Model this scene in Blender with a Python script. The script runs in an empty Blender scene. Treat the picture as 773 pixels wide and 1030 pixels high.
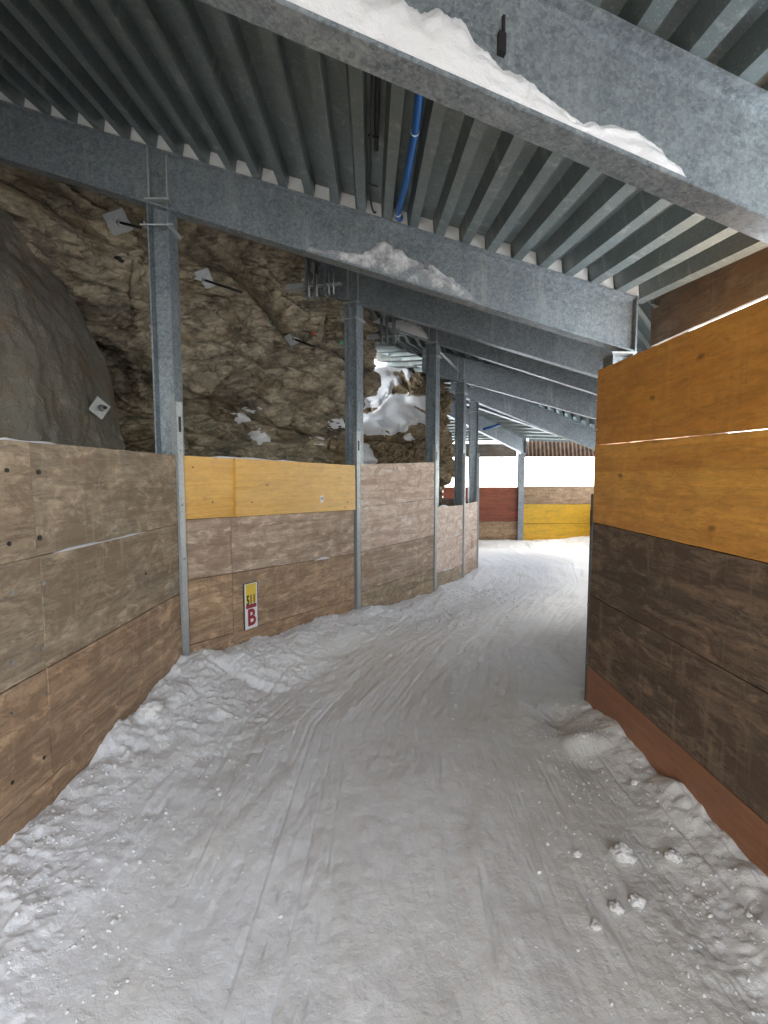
import bpy, bmesh, math, random
import numpy as np
from mathutils import Vector, Matrix
from mathutils.bvhtree import BVHTree
random.seed(7); RNG = np.random.RandomState(11)
scn = bpy.context.scene
COL = scn.collection
E = 1.6                       # eye height above the near floor
F = 480.0                     # focal length in units of a 773x1030 picture
PITCH = math.atan(37/F)
CP, SP = math.cos(PITCH), math.sin(PITCH)

# ---------------------------------------------------------------- measuring helpers
def ray(px, py):
    a, b = (px-386.5)/F, (515-py)/F
    return Vector((a, CP+b*SP, -SP+b*CP))
def P(px, py, Y):
    d = ray(px, py); k = Y/d.y
    return Vector((d.x*k, Y, E+d.z*k))
def proj(co):                 # numpy (n,3) -> picture coordinates, for measuring only
    x = co[:,0]; y = co[:,1]; z = co[:,2]-E
    fwd = y*CP - z*SP; up = y*SP + z*CP
    fwd = np.maximum(fwd, 1e-3)
    return 386.5+F*x/fwd, 515-F*up/fwd

# ---------------------------------------------------------------- numpy noise
def _hash(*ii):
    h = np.zeros(ii[0].shape, np.uint32)
    for k, i in enumerate(ii):
        h ^= (i.astype(np.int64) & 0xffffffff).astype(np.uint32) * np.uint32([73856093, 19349663, 83492791, 2654435761][k])
        h = (h ^ (h >> np.uint32(13))) * np.uint32(1274126177)
    h ^= h >> np.uint32(16)
    return (h & np.uint32(0xffffff)).astype(np.float64)/float(0xffffff)
def vnoise(x, y, z=None, seed=0):
    if z is None: z = np.zeros_like(x)
    xi, yi, zi = np.floor(x), np.floor(y), np.floor(z)
    fx, fy, fz = x-xi, y-yi, z-zi
    fx, fy, fz = [f*f*f*(f*(f*6-15)+10) for f in (fx, fy, fz)]
    s = np.full(x.shape, seed)
    r = 0
    for dx in (0, 1):
        for dy in (0, 1):
            for dz in (0, 1):
                w = (fx if dx else 1-fx)*(fy if dy else 1-fy)*(fz if dz else 1-fz)
                r = r + w*_hash(xi+dx, yi+dy, zi+dz, s)
    return r*2-1
def fbm(x, y, z=None, oct=5, seed=0, gain=.5):
    r = 0; a = 1; t = 0
    for o in range(oct):
        r = r + a*vnoise(x*2**o, y*2**o, None if z is None else z*2**o, seed+o); t += a; a *= gain
    return r/t
def facets(x, y, z, seed):    # fractured blocks: every cell has its own height and tilt
    xi, yi, zi = np.floor(x), np.floor(y), np.floor(z)
    best = np.full(x.shape, 1e9); out = np.zeros(x.shape); sec = np.full(x.shape, 1e9)
    s = np.full(x.shape, seed)
    for dx in (-1, 0, 1):
        for dy in (-1, 0, 1):
            for dz in (-1, 0, 1):
                cx, cy, cz = xi+dx, yi+dy, zi+dz
                qx = cx+_hash(cx, cy, cz, s); qy = cy+_hash(cx, cy, cz, s+1); qz = cz+_hash(cx, cy, cz, s+2)
                d = (x-qx)**2+(y-qy)**2+(z-qz)**2
                h = (_hash(cx, cy, cz, s+3)*2-1) + (x-qx)*(_hash(cx, cy, cz, s+4)*2-1)*1.2 + (z-qz)*(_hash(cx, cy, cz, s+5)*2-1)*1.4 + (y-qy)*(_hash(cx, cy, cz, s+6)*2-1)*1.2
                m = d < best
                sec = np.where(m, best, np.minimum(sec, d))
                out = np.where(m, h, out); best = np.where(m, d, best)
    edge = np.sqrt(sec)-np.sqrt(best)
    return out, edge
def sstep(a, b, x):
    t = np.clip((x-a)/(b-a), 0, 1); return t*t*(3-2*t)

# ---------------------------------------------------------------- object helpers
def tag(o, label=None, cat=None, group=None, kind=None):
    if label: o['label'] = label
    if cat: o['category'] = cat
    if group: o['group'] = group
    if kind: o['kind'] = kind
    return o
def empty(name, loc, label, cat, group=None):
    o = bpy.data.objects.new(name, None); COL.objects.link(o)
    o.location = loc; o.empty_display_size = .1
    return tag(o, label, cat, group)
def link(name, me, mat, parent=None, smooth=False):
    if mat:
        me.materials.append(mat)
    if smooth: me.polygons.foreach_set('use_smooth', [True]*len(me.polygons))
    o = bpy.data.objects.new(name, me); COL.objects.link(o)
    if parent is not None:
        o.parent = parent
        top = parent; off = Vector(parent.location)
        while top.parent is not None:
            top = top.parent; off += top.location
        me.transform(Matrix.Translation(-off))       # mesh written in world space, kept relative to its thing
    else:                                            # put the origin at the thing itself
        n = len(me.vertices)
        if n:
            a = np.empty(n*3); me.vertices.foreach_get('co', a); a = a.reshape(-1, 3)
            c = Vector(((a[:,0].min()+a[:,0].max())/2, (a[:,1].min()+a[:,1].max())/2, a[:,2].min()))
            me.transform(Matrix.Translation(-c)); o.location = c
    return o
def mesh_np(name, co, faces, uv=None):
    me = bpy.data.meshes.new(name)
    me.from_pydata([tuple(c) for c in co] if not isinstance(co, np.ndarray) else co.tolist(), [], faces.tolist() if isinstance(faces, np.ndarray) else faces)
    me.update()
    return me
def grid_faces(nu, nv):
    i = np.arange(nu-1)[:,None]*nv + np.arange(nv-1)[None,:]
    i = i.ravel()
    return np.stack([i, i+1, i+nv+1, i+nv], 1)
class MB:
    def __init__(s): s.v = []; s.f = []
    def box8(s, c):           # eight corners: bottom 4 ccw, top 4 ccw
        n = len(s.v); s.v += [tuple(p) for p in c]
        for q in ((0,3,2,1),(4,5,6,7),(0,1,5,4),(1,2,6,5),(2,3,7,6),(3,0,4,7)): s.f.append(tuple(n+i for i in q))
    def box(s, o, ax, ay, az):   # centre o, half-axis vectors
        o, ax, ay, az = map(Vector, (o, ax, ay, az))
        s.box8([o-ax-ay-az, o+ax-ay-az, o+ax+ay-az, o-ax+ay-az, o-ax-ay+az, o+ax-ay+az, o+ax+ay+az, o-ax+ay+az])
    def tube(s, pts, r, n=10, cap=True):
        pts = [Vector(p) for p in pts]; rs = r if isinstance(r, (list, tuple)) else [r]*len(pts)
        base = len(s.v); up = None
        for i, p in enumerate(pts):
            t = (pts[min(i+1, len(pts)-1)]-pts[max(i-1, 0)]).normalized()
            if up is None: up = t.orthogonal().normalized()
            up = (up-t*up.dot(t)).normalized(); w = t.cross(up)
            for k in range(n):
                a = 2*math.pi*k/n; s.v.append(tuple(p+(up*math.cos(a)+w*math.sin(a))*rs[i]))
        for i in range(len(pts)-1):
            for k in range(n):
                a = base+i*n+k; b = base+i*n+(k+1)%n; s.f.append((a, b, b+n, a+n))
        if cap:
            s.f.append(tuple(base+k for k in reversed(range(n)))); s.f.append(tuple(base+(len(pts)-1)*n+k for k in range(n)))
    def prism(s, prof, A, B, ax, ay):   # closed 2D profile swept from A to B
        A, B, ax, ay = map(Vector, (A, B, ax, ay)); n = len(s.v); m = len(prof)
        for Q in (A, B):
            for (x, y) in prof: s.v.append(tuple(Q+ax*x+ay*y))
        for k in range(m): s.f.append((n+k, n+(k+1)%m, n+m+(k+1)%m, n+m+k))
        s.f.append(tuple(n+k for k in reversed(range(m)))); s.f.append(tuple(n+m+k for k in range(m)))
    def build(s, name, mat, parent=None, smooth=False, bevel=0):
        me = bpy.data.meshes.new(name); me.from_pydata(s.v, [], s.f); me.update()
        bm = bmesh.new(); bm.from_mesh(me); bmesh.ops.recalc_face_normals(bm, faces=bm.faces[:])
        if bevel:
            bmesh.ops.bevel(bm, geom=[e for e in bm.edges if e.calc_face_angle(0) > .5], offset=bevel, segments=2, affect='EDGES', clamp_overlap=True)
        bm.to_mesh(me); bm.free()
        return link(name, me, mat, parent, smooth)

# ---------------------------------------------------------------- materials
class NT:
    def __init__(s, name):
        s.m = bpy.data.materials.new(name); s.m.use_nodes = True
        s.t = s.m.node_tree; s.b = s.t.nodes['Principled BSDF']
    def n(s, typ, **kw):
        o = s.t.nodes.new('ShaderNode'+typ)
        for k, v in kw.items():
            if k in o.inputs: o.inputs[k].default_value = v
            else: setattr(o, k, v)
        return o
    def l(s, a, b): s.t.links.new(a, b)
    def noise(s, vec, scale, detail=5, rough=.55, dist=0):
        o = s.n('TexNoise', Scale=scale, Detail=detail, Roughness=rough, Distortion=dist); s.l(vec, o.inputs['Vector']); return o.outputs['Fac']
    def ramp(s, fac, stops, interp='LINEAR'):
        o = s.n('ValToRGB'); s.l(fac, o.inputs['Fac']); cr = o.color_ramp; cr.interpolation = interp
        while len(cr.elements) < len(stops): cr.elements.new(.5)
        for e, (p, c) in zip(cr.elements, stops):
            e.position = p; e.color = (c, c, c, 1) if isinstance(c, (int, float)) else (*c, 1)
        return o.outputs['Color']
    def mix(s, fac, a, b, mode='MIX'):
        o = s.n('Mix', data_type='RGBA', blend_type=mode)
        for k, v in ((0, fac), (6, a), (7, b)):
            if isinstance(v, (int, float)): o.inputs[k].default_value = v
            elif isinstance(v, tuple): o.inputs[k].default_value = (*v, 1)
            else: s.l(v, o.inputs[k])
        return o.outputs[2]
    def math(s, op, a, b=0.0, c=None):
        o = s.n('Math', operation=op)
        for k, v in enumerate((a, b) if c is None else (a, b, c)):
            if isinstance(v, (int, float)): o.inputs[k].default_value = v
            else: s.l(v, o.inputs[k])
        return o.outputs[0]
    def map(s, vec, scale=(1,1,1), rot=(0,0,0), loc=(0,0,0)):
        o = s.n('Mapping'); s.l(vec, o.inputs[0]); o.inputs['Scale'].default_value = scale; o.inputs['Rotation'].default_value = rot; o.inputs['Location'].default_value = loc
        return o.outputs[0]
    def bump(s, h, strength, dist):
        o = s.n('Bump', Strength=strength, Distance=dist); s.l(h, o.inputs['Height']); s.l(o.outputs[0], s.b.inputs['Normal'])
    def world(s):
        g = s.n('NewGeometry'); return g.outputs['Position']
    def out(s, col=None, rough=.6, metal=0):
        if col is not None:
            if isinstance(col, tuple): s.b.inputs['Base Color'].default_value = (*col, 1)
            else: s.l(col, s.b.inputs['Base Color'])
        if isinstance(rough, (int, float)): s.b.inputs['Roughness'].default_value = rough
        else: s.l(rough, s.b.inputs['Roughness'])
        if isinstance(metal, (int, float)): s.b.inputs['Metallic'].default_value = metal
        else: s.l(metal, s.b.inputs['Metallic'])
        return s.m

def wood(name, light, dark, stain, stain_amt=.5, rough=.75, knots=.35, grain=1.0, lam=.07, grime=(.05,.045,.035), grime_amt=.35):
    """weathered three-layer formwork board; UV in metres, u along the grain"""
    k = NT(name)
    uv = k.n('UVMap').outputs[0]; rnd = k.n('ObjectInfo').outputs['Random']
    off = k.n('CombineXYZ'); k.l(k.math('MULTIPLY', rnd, 37.0), off.inputs[0]); k.l(k.math('MULTIPLY', rnd, 91.0), off.inputs[1]); k.l(rnd, off.inputs[2])
    add = k.n('VectorMath', operation='ADD'); k.l(uv, add.inputs[0]); k.l(off.outputs[0], add.inputs[1]); v = add.outputs[0]
    warp = k.n('TexNoise', Scale=1.7, Detail=2.0); k.l(v, warp.inputs['Vector'])
    wv = k.n('VectorMath', operation='MULTIPLY_ADD'); k.l(warp.outputs['Color'], wv.inputs[0]); wv.inputs[1].default_value = (0, .04, 0); k.l(v, wv.inputs[2]); w = wv.outputs[0]
    g1 = k.noise(k.map(w, (2.2, 60, 1)), 1.0, 6, .6)
    g2 = k.noise(k.map(w, (.9, 17, 1)), 1.0, 4, .55, .6)
    blot = k.noise(k.map(v, (1.6, 3.2, 1)), 1.0, 5, .6, .4)
    # lamella bands
    sp = k.n('SeparateXYZ'); k.l(v, sp.inputs[0])
    vv = k.math('FLOOR', k.math('DIVIDE', sp.outputs[1], .125))
    cb = k.n('CombineXYZ'); k.l(vv, cb.inputs[0]); wn = k.n('TexWhiteNoise', noise_dimensions='3D'); k.l(cb.outputs[0], wn.inputs['Vector'])
    f = k.math('ADD', k.math('MULTIPLY', g1, .45*grain), k.math('MULTIPLY', g2, .55))
    f = k.math('ADD', f, k.math('MULTIPLY', k.math('SUBTRACT', wn.outputs['Value'], .5), lam))
    base = k.mix(k.ramp(f, [(.36, 0.0), (.62, 1.0)]), dark, light)
    st = k.ramp(blot, [(.42, 0.0), (.66, 1.0)])
    base = k.mix(k.math('MULTIPLY', st, stain_amt), base, stain)
    # streaks of dirt across and along the board
    gr = k.noise(k.map(w, (1.1, 8.0, 1), loc=(5, 3, 0)), 1.0, 7, .7, 1.0)
    base = k.mix(k.math('MULTIPLY', k.ramp(gr, [(.47, 0.0), (.64, 1.0)]), grime_amt), base, grime)
    g3 = k.noise(k.map(w, (7, 30, 1), loc=(9, 1, 0)), 1.0, 6, .75, 2.0)
    base = k.mix(k.math('MULTIPLY', k.ramp(g3, [(.52, 0.0), (.62, 1.0)]), grime_amt*.9), base, grime)
    # knots
    vo = k.n('TexVoronoi', feature='F1', voronoi_dimensions='2D', Scale=1.0); k.l(k.map(w, (2.6, 4.6, 1)), vo.inputs['Vector'])
    kn = k.ramp(vo.outputs['Distance'], [(.03, 1.0), (.085, 0.0)]); vs = k.n('SeparateColor'); k.l(vo.outputs['Color'], vs.inputs[0]); kn = k.math('MULTIPLY', kn, k.ramp(vs.outputs[0], [(.35, 0.0), (.9, 1.0)]))
    base = k.mix(k.math('MULTIPLY', kn, knots), base, tuple(c*.35 for c in dark))
    ms = k.noise(k.map(w, (6, 14, 1), loc=(2, 7, 0)), 1.0, 6, .7, .8)
    base = k.mix(k.ramp(ms, [(.36, .40), (.56, .0)]), base, k.mix(.6, base, grime))
    base = k.mix(k.ramp(ms, [(.54, 0.0), (.66, .55 if rough > .6 else .12)]), base, tuple(min(.8, c*1.35+.02) for c in light))
    bl = k.noise(k.map(w, (3.2, 5.5, 1), loc=(4, 4, 0)), 1.0, 7, .72, 1.3)
    base = k.mix(k.ramp(bl, [(.49, 0.0), (.58, min(.8, grime_amt*(1.6 if rough > .6 else .25)))]), base, (stain[0]*.58, stain[1]*.48, stain[2]*.42))
    ws = k.noise(k.map(v, (13, 1.3, 1), loc=(1, 9, 0)), 1.0, 5, .65, .5)
    base = k.mix(k.ramp(ws, [(.56, 0.0), (.70, grime_amt*.6)]), base, tuple(min(.85, c*1.15+.03) for c in light))
    k.bump(k.math('ADD', k.math('MULTIPLY', g1, .5), k.math('ADD', g3, k.math('MULTIPLY', gr, .7))), .55, .006)
    return k.out(base, rough)

W_GREY  = wood('weathered_greybrown_wood', (.48,.375,.255), (.28,.20,.13), (.37,.315,.235), .6, grime_amt=.4)
W_TAN   = wood('weathered_tan_wood', (.56,.375,.225), (.33,.20,.115), (.40,.30,.20), .5, grime_amt=.4)
W_PALE  = wood('pale_weathered_wood', (.78,.65,.55), (.58,.42,.31), (.62,.51,.42), .45, grime=(.30,.17,.11), grime_amt=.36)
W_MID   = wood('brown_weathered_wood', (.60,.465,.35), (.34,.235,.16), (.48,.38,.29), .5, grime=(.10,.065,.045), grime_amt=.40)
W_YEL   = wood('yellow_coated_wood', (.82,.50,.13), (.72,.38,.08), (.76,.46,.17), .35, rough=.45, grime=(.35,.2,.08), grime_amt=.2, knots=.55, lam=.1)
W_OCHRE = wood('ochre_coated_wood', (.80,.40,.085), (.62,.265,.045), (.60,.25,.05), .45, rough=.45, grime=(.16,.07,.02), grime_amt=.32, knots=.95, lam=.42)
W_DARK  = wood('dark_stained_wood', (.235,.155,.10), (.10,.068,.048), (.14,.11,.08), .6, grime=(.02,.022,.016), grime_amt=.65)
W_BASE  = wood('redbrown_coated_wood', (.35,.155,.075), (.25,.105,.05), (.27,.13,.075), .4, rough=.5, grime=(.12,.06,.03), grime_amt=.2, lam=.1, knots=.15)
W_RED   = wood('dark_red_coated_wood', (.36,.085,.03), (.21,.045,.018), (.2,.055,.025), .5, rough=.5, grime=(.06,.02,.015), grime_amt=.3, lam=.1)
W_FARY  = wood('bright_yellow_coated_wood', (.88,.52,.03), (.78,.43,.02), (.7,.42,.05), .3, rough=.45, grime=(.25,.17,.04), grime_amt=.35)
W_FASC  = wood('dark_fascia_wood', (.17,.15,.13), (.10,.085,.072), (.26,.235,.20), .7, grime=(.03,.03,.03), grime_amt=.5, lam=.1)

def steel(name, base, dark, metal=.55, rough=.42, speck=.5):
    k = NT(name); p = k.world()
    vo = k.n('TexVoronoi', feature='F1', Scale=85.0, Randomness=1.0); k.l(p, vo.inputs['Vector'])
    sp = k.n('SeparateColor'); k.l(vo.outputs['Color'], sp.inputs[0])
    vo2 = k.n('TexVoronoi', feature='F1', Scale=40.0); k.l(p, vo2.inputs['Vector']); sp2 = k.n('SeparateColor'); k.l(vo2.outputs['Color'], sp2.inputs[0])
    big = k.noise(p, 3.0, 6, .6, .5)
    f = k.math('ADD', k.math('MULTIPLY', sp.outputs[0], speck*.5), k.math('MULTIPLY', sp2.outputs[0], speck*.35))
    f = k.math('ADD', f, k.math('MULTIPLY', big, .6))
    c = k.mix(k.ramp(f, [(.25, 0.0), (.85, 1.0)]), dark, base)
    c = k.mix(k.ramp(k.noise(p, 120, 3, .6), [(.60, 0.0), (.68, .45)]), c, tuple(min(.8, q*1.7) for q in base))
    drip = k.noise(k.map(p, (9, 9, 1.2)), 1.0, 6, .65, .6)
    c = k.mix(k.math('MULTIPLY', k.ramp(drip, [(.56, 0.0), (.72, 1.0)]), .4), c, (.62,.63,.62))
    r = k.ramp(f, [(.2, rough+.14), (.9, rough-.08)])
    k.bump(big, .08, .004)
    return k.out(c, r, metal)
STEEL  = steel('galvanised_steel', (.325,.366,.392), (.14,.163,.182), speck=.7)
STEEL2 = steel('galvanised_post_steel', (.52,.545,.55), (.33,.35,.355), .45, .45, .35)
DECKM  = steel('galvanised_deck_sheet', (.345,.395,.395), (.20,.235,.235), .75, .38, .15)
k = NT('black_steel'); BLACK = k.out((.02,.02,.02), .5, .3)
k = NT('bolt_steel'); BOLT = k.out((.33,.34,.35), .4, .8)
k = NT('blue_plastic'); p = k.world(); BLUE = k.out(k.mix(k.noise(p, 30), (.004,.07,.26), (.006,.10,.34)), .35)
k = NT('white_tie'); WHITE = k.out((.75,.75,.73), .5)
k = NT('pale_closure'); p = k.world(); CLOS = k.out(k.mix(k.noise(p, 60), (.55,.57,.57), (.72,.74,.73)), .7)

def snow(name, clean=(.86,.87,.89), dirt_shade=(.61,.575,.495), amt=.55, fine=1.0):
    k = NT(name); p = k.world()
    big = k.noise(p, .9, 5, .6, .3); mid = k.noise(p, 9, 6, .65); fi = k.noise(p, 85, 4, .7); fi2 = k.noise(p, 260, 2, .6)
    att = k.n('Attribute'); att.attribute_name = 'dirt_shade'
    d = k.math('ADD', k.math('MULTIPLY', k.ramp(big, [(.35, 0.0), (.7, 1.0)]), .35), k.math('MULTIPLY', k.ramp(mid, [(.45, 0.0), (.75, 1.0)]), .35))
    d = k.math('MULTIPLY', k.math('ADD', d, att.outputs['Fac']), amt)
    c = k.mix(d, clean, dirt_shade)
    h = k.math('ADD', k.math('MULTIPLY', mid, .9), k.math('ADD', k.math('MULTIPLY', fi, .18*fine), k.math('MULTIPLY', fi2, .06*fine)))
    k.bump(h, .9, .014)
    k.b.inputs['Subsurface Weight'].default_value = .0
    k.b.inputs['Specular IOR Level'].default_value = .25
    return k.out(c, .62)
SNOW_FLOOR = snow('trodden_snow'); SNOW_CLEAN = snow('clean_snow', clean=(.72,.73,.75), amt=.25, fine=1.0)
SNOW_CRUMB = snow('crumbled_snow', clean=(.74,.73,.71), amt=.3, fine=.5)
SNOW_OUT = snow('open_snow', amt=.1, fine=.3)

def rockmat(name, c0, c1, c2, scale=1.0, band=1.0, bumpd=.03):
    k = NT(name); p = k.world()
    r = k.map(p, rot=(.25, .5, .35))
    strata = k.noise(k.map(r, (1.6, 1.6, 9)), scale, 8, .65, .9)
    big = k.noise(p, 1.1*scale, 6, .6, .4); mid = k.noise(p, 6*scale, 8, .7, .3); fi = k.noise(p, 38, 6, .7)
    f = k.math('ADD', k.math('MULTIPLY', strata, .45*band), k.math('ADD', k.math('MULTIPLY', big, .35), k.math('MULTIPLY', mid, .35)))
    c = k.ramp(f, [(.43, c0), (.515, c1), (.65, c2)])
    c = k.mix(k.ramp(k.noise(p, 2.3, 6, .6), [(.52, 0.0), (.62, .55)]), c, (.17,.115,.055), 'MIX')
    vo = k.n('TexVoronoi', feature='DISTANCE_TO_EDGE', Scale=2.6); 
    wr = k.n('VectorMath', operation='MULTIPLY_ADD'); nz = k.n('TexNoise', Scale=3.0, Detail=5.0); k.l(p, nz.inputs['Vector']); k.l(nz.outputs['Color'], wr.inputs[0]); wr.inputs[1].default_value = (.5,.5,.5); k.l(k.map(r, (1, 1, 2.6)), wr.inputs[2]); k.l(wr.outputs[0], vo.inputs['Vector'])
    cr = k.ramp(vo.outputs['Distance'], [(.0, 1.0), (.035, 0.0)])
    c = k.mix(k.math('MULTIPLY', cr, .28*band), c, (.022,.02,.016))
    white = k.ramp(k.noise(p, 14, 6, .75, 1.5), [(.66, 0.0), (.72, .5)])
    c = k.mix(white, c, (.42,.40,.35))
    h = k.math('ADD', k.math('ADD', k.math('MULTIPLY', strata, .8*band), mid), k.math('MULTIPLY', fi, .3)); h = k.math('SUBTRACT', h, k.math('MULTIPLY', cr, .35*band))
    k.bump(h, .9, bumpd)
    return k.out(c, .85)
ROCK = rockmat('brown_schist', (.04,.033,.022), (.175,.148,.105), (.46,.395,.285), bumpd=.035)
ROCK2 = rockmat('brown_crag', (.05,.038,.022), (.22,.165,.10), (.42,.33,.21), 1.5, .8, .015)
SHOT = rockmat('smooth_sprayed_rock', (.17,.155,.125), (.32,.285,.225), (.52,.45,.33), 1.2, .3, .028)

# ---------------------------------------------------------------- camera
cam = bpy.data.cameras.new('camera'); co = bpy.data.objects.new('camera', cam); COL.objects.link(co)
cam.sensor_fit = 'VERTICAL'; cam.sensor_height = 36; cam.lens = F/1030*36; cam.clip_start = .05; cam.clip_end = 6000
co.location = (0, 0, E); co.rotation_euler = (math.pi/2-PITCH, 0, 0); scn.camera = co

# ---------------------------------------------------------------- world and sun
SUN_EL, SUN_AZ = math.radians(62), math.radians(82)      # azimuth clockwise from +Y
w = bpy.data.worlds.new('World'); scn.world = w; w.use_nodes = True
sky = w.node_tree.nodes.new('ShaderNodeTexSky'); sky.sky_type = 'NISHITA'; sky.sun_disc = False
sky.sun_elevation = SUN_EL; sky.sun_rotation = SUN_AZ; sky.altitude = 2000; sky.air_density = 1.0; sky.dust_density = 4.0; sky.ozone_density = 1.0
bg = w.node_tree.nodes['Background']; bg.inputs[1].default_value = .15; hs = w.node_tree.nodes.new('ShaderNodeHueSaturation'); hs.inputs['Saturation'].default_value = .35; w.node_tree.links.new(sky.outputs[0], hs.inputs['Color']); w.node_tree.links.new(hs.outputs[0], bg.inputs[0])
sd = bpy.data.lights.new('sun', 'SUN'); so = bpy.data.objects.new('sun', sd); COL.objects.link(so)
sd.energy = .9; sd.angle = math.radians(50); sd.color = (1, .95, .87)
dv = Vector((math.sin(SUN_AZ)*math.cos(SUN_EL), math.cos(SUN_AZ)*math.cos(SUN_EL), math.sin(SUN_EL)))
so.rotation_euler = dv.to_track_quat('Z', 'Y').to_euler(); so.location = (12, 6, 14)
scn.view_settings.view_transform = 'Standard'; scn.view_settings.look = 'None'; scn.view_settings.gamma = 1
scn.view_settings.exposure = 3.38
try:
    scn.view_settings.use_white_balance = True; scn.view_settings.white_balance_temperature = 6650; scn.view_settings.white_balance_tint = 6
except Exception: pass
cy = scn.cycles; cy.use_denoising = True; cy.max_bounces = 10; cy.diffuse_bounces = 7; cy.glossy_bounces = 4; cy.caustics_reflective = False; cy.sample_clamp_indirect = 8

# ---------------------------------------------------------------- floor height
FY = np.array([-4, 1.0, 2.0, 3.0, 4.0, 6.0, 8.0, 11, 13, 20]); FZ = np.array([-1.58, -1.60, -1.60, -1.61, -1.64, -1.74, -1.82, -1.9, -1.93, -2.0])
def floor_z(Y): return E+np.interp(Y, FY, FZ)
LW = [(-1.66,-6.2),(-1.57,1.95),(-1.515,3.5),(-.30,5.43),(.72,6.7),(1.35,8.05),(1.76,8.95),(1.70,9.6),(1.2,11.0)]
RWp = [(1.70,-6.2),(1.50,1.86),(1.385,3.15)]

# ---------------------------------------------------------------- boards and barriers
def board(name, A, B, b0, t0, b1, t1, mat, parent, nrm, thick=.027, rag=.0025, front=0.0, seed=None):
    """A,B plan points (x,y); b/t absolute heights at each end; nrm plan vector to the lane side"""
    A = np.array(A); B = np.array(B); L = np.linalg.norm(B-A); n = max(4, int(L/.06)); nz = 4
    seed = random.randint(0, 9999) if seed is None else seed
    s = np.linspace(0, 1, n); vz = np.linspace(0, 1, nz)
    S, V = np.meshgrid(s, vz, indexing='ij')
    ju = fbm(S[:,0]*L*9, np.zeros(n)+seed*.37, oct=3, seed=seed)*rag
    jt = fbm(S[:,0]*L*11+50, np.zeros(n)+seed*.37, oct=3, seed=seed)*rag
    zb = b0+(b1-b0)*s+ju; zt = t0+(t1-t0)*s+jt
    Z = zb[:,None]*(1-V)+zt[:,None]*V
    nr = np.array(nrm)/np.linalg.norm(nrm)
    warp = fbm(S*L*.8+seed, V*1.0, oct=2, seed=seed)*.004
    def layer(o):
        X = A[0]+(B[0]-A[0])*S+nr[0]*(o+warp); Y = A[1]+(B[1]-A[1])*S+nr[1]*(o+warp)
        return np.stack([X, Y, Z], -1).reshape(-1, 3)
    co = np.concatenate([layer(front), layer(front-thick)])
    f = grid_faces(n, nz).tolist(); m = n*nz
    fs = f+[[a+m for a in reversed(q)] for q in f]
    per = [i*nz for i in range(n)]+[(n-1)*nz+j for j in range(1, nz)]+[i*nz+nz-1 for i in range(n-2, -1, -1)]+[j for j in range(nz-2, 0, -1)]
    for a, b in zip(per, per[1:]+per[:1]): fs.append([a, a+m, b+m, b])
    me = bpy.data.meshes.new(name); me.from_pydata(co.tolist(), [], fs); me.update()
    bm = bmesh.new(); bm.from_mesh(me); bmesh.ops.recalc_face_normals(bm, faces=bm.faces[:]); 
    ul = bm.loops.layers.uv.new('UVMap'); d = (B-A)/L
    for fc in bm.faces:
        for lp in fc.loops:
            c = lp.vert.co; lp[ul].uv = ((c.x-A[0])*d[0]+(c.y-A[1])*d[1], c.z)
    bm.to_mesh(me); bm.free()
    return link(name, me, mat, parent)
def lerp2(A, B, t): return (A[0]+(B[0]-A[0])*t, A[1]+(B[1]-A[1])*t)
def zrow(px, py, Y): return P(px, py, Y).z
def barrier(label, A, B, rowsA, rowsB, mats, nrm, group, splits=None, fronts=None, gap=.005, light_blocks=(), openings={}):
    """rows: absolute heights from top to bottom at both ends; splits: per row list of fractions"""
    t = empty('wooden_barrier', (*lerp2(A, B, .5), min(rowsA[-1], rowsB[-1])), label, 'barrier', group)
    out = []
    for r in range(len(rowsA)-1):
        cuts = [0]+(splits[r] if splits and splits[r] else [])+[1]
        for c in range(len(cuts)-1):
            L = math.hypot(B[0]-A[0], B[1]-A[1]); g = .0025/L
            u, v = cuts[c]+(g if c else 0), cuts[c+1]-(g if c < len(cuts)-2 else 0)
            za = lambda k, q: rowsA[k]+(rowsB[k]-rowsA[k])*q
            m = mats[r]; m = m[c] if isinstance(m, (list, tuple)) else m
            fr = (fronts[r][c] if fronts and fronts[r] else 0)+random.uniform(-.002, .002)
            gt = (openings.get(r-1, gap)/2 if r else 0); gb = openings.get(r, gap)/2
            out.append(board('board', lerp2(A, B, u), lerp2(A, B, v), za(r+1, u)+gb, za(r, u)-gt, za(r+1, v)+gb, za(r, v)-gt, m, t, nrm, front=fr))
    for r in light_blocks:  # unseen strips added behind the seams so daylight does not show through
        board('batten', lerp2(A, B, .004), lerp2(A, B, .996), rowsA[r]-.05, rowsA[r]+.05, rowsB[r]-.05, rowsB[r]+.05, W_DARK, t, nrm, thick=.02, front=-.036)
    return t, out
def bolt(parent, pos, nrm, r=.009, mat=None, t=.004, name='bolt'):
    m = MB(); n = Vector((nrm[0], nrm[1], 0)).normalized(); m.tube([Vector(pos)-n*.004, Vector(pos)+n*t], r, 10); return m.build(name, mat or BOLT, parent)
def on_face(px, py, A, B):
    d = ray(px, py); ax, ay = A; bx, by = B; nx, ny = -(by-ay), bx-ax
    k = (ax*nx+ay*ny)/(d.x*nx+d.y*ny); return Vector((d.x*k, d.y*k, E+d.z*k))

G_L = 'weathered board barriers on the rock side'; NL = (1, .02)
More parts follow.
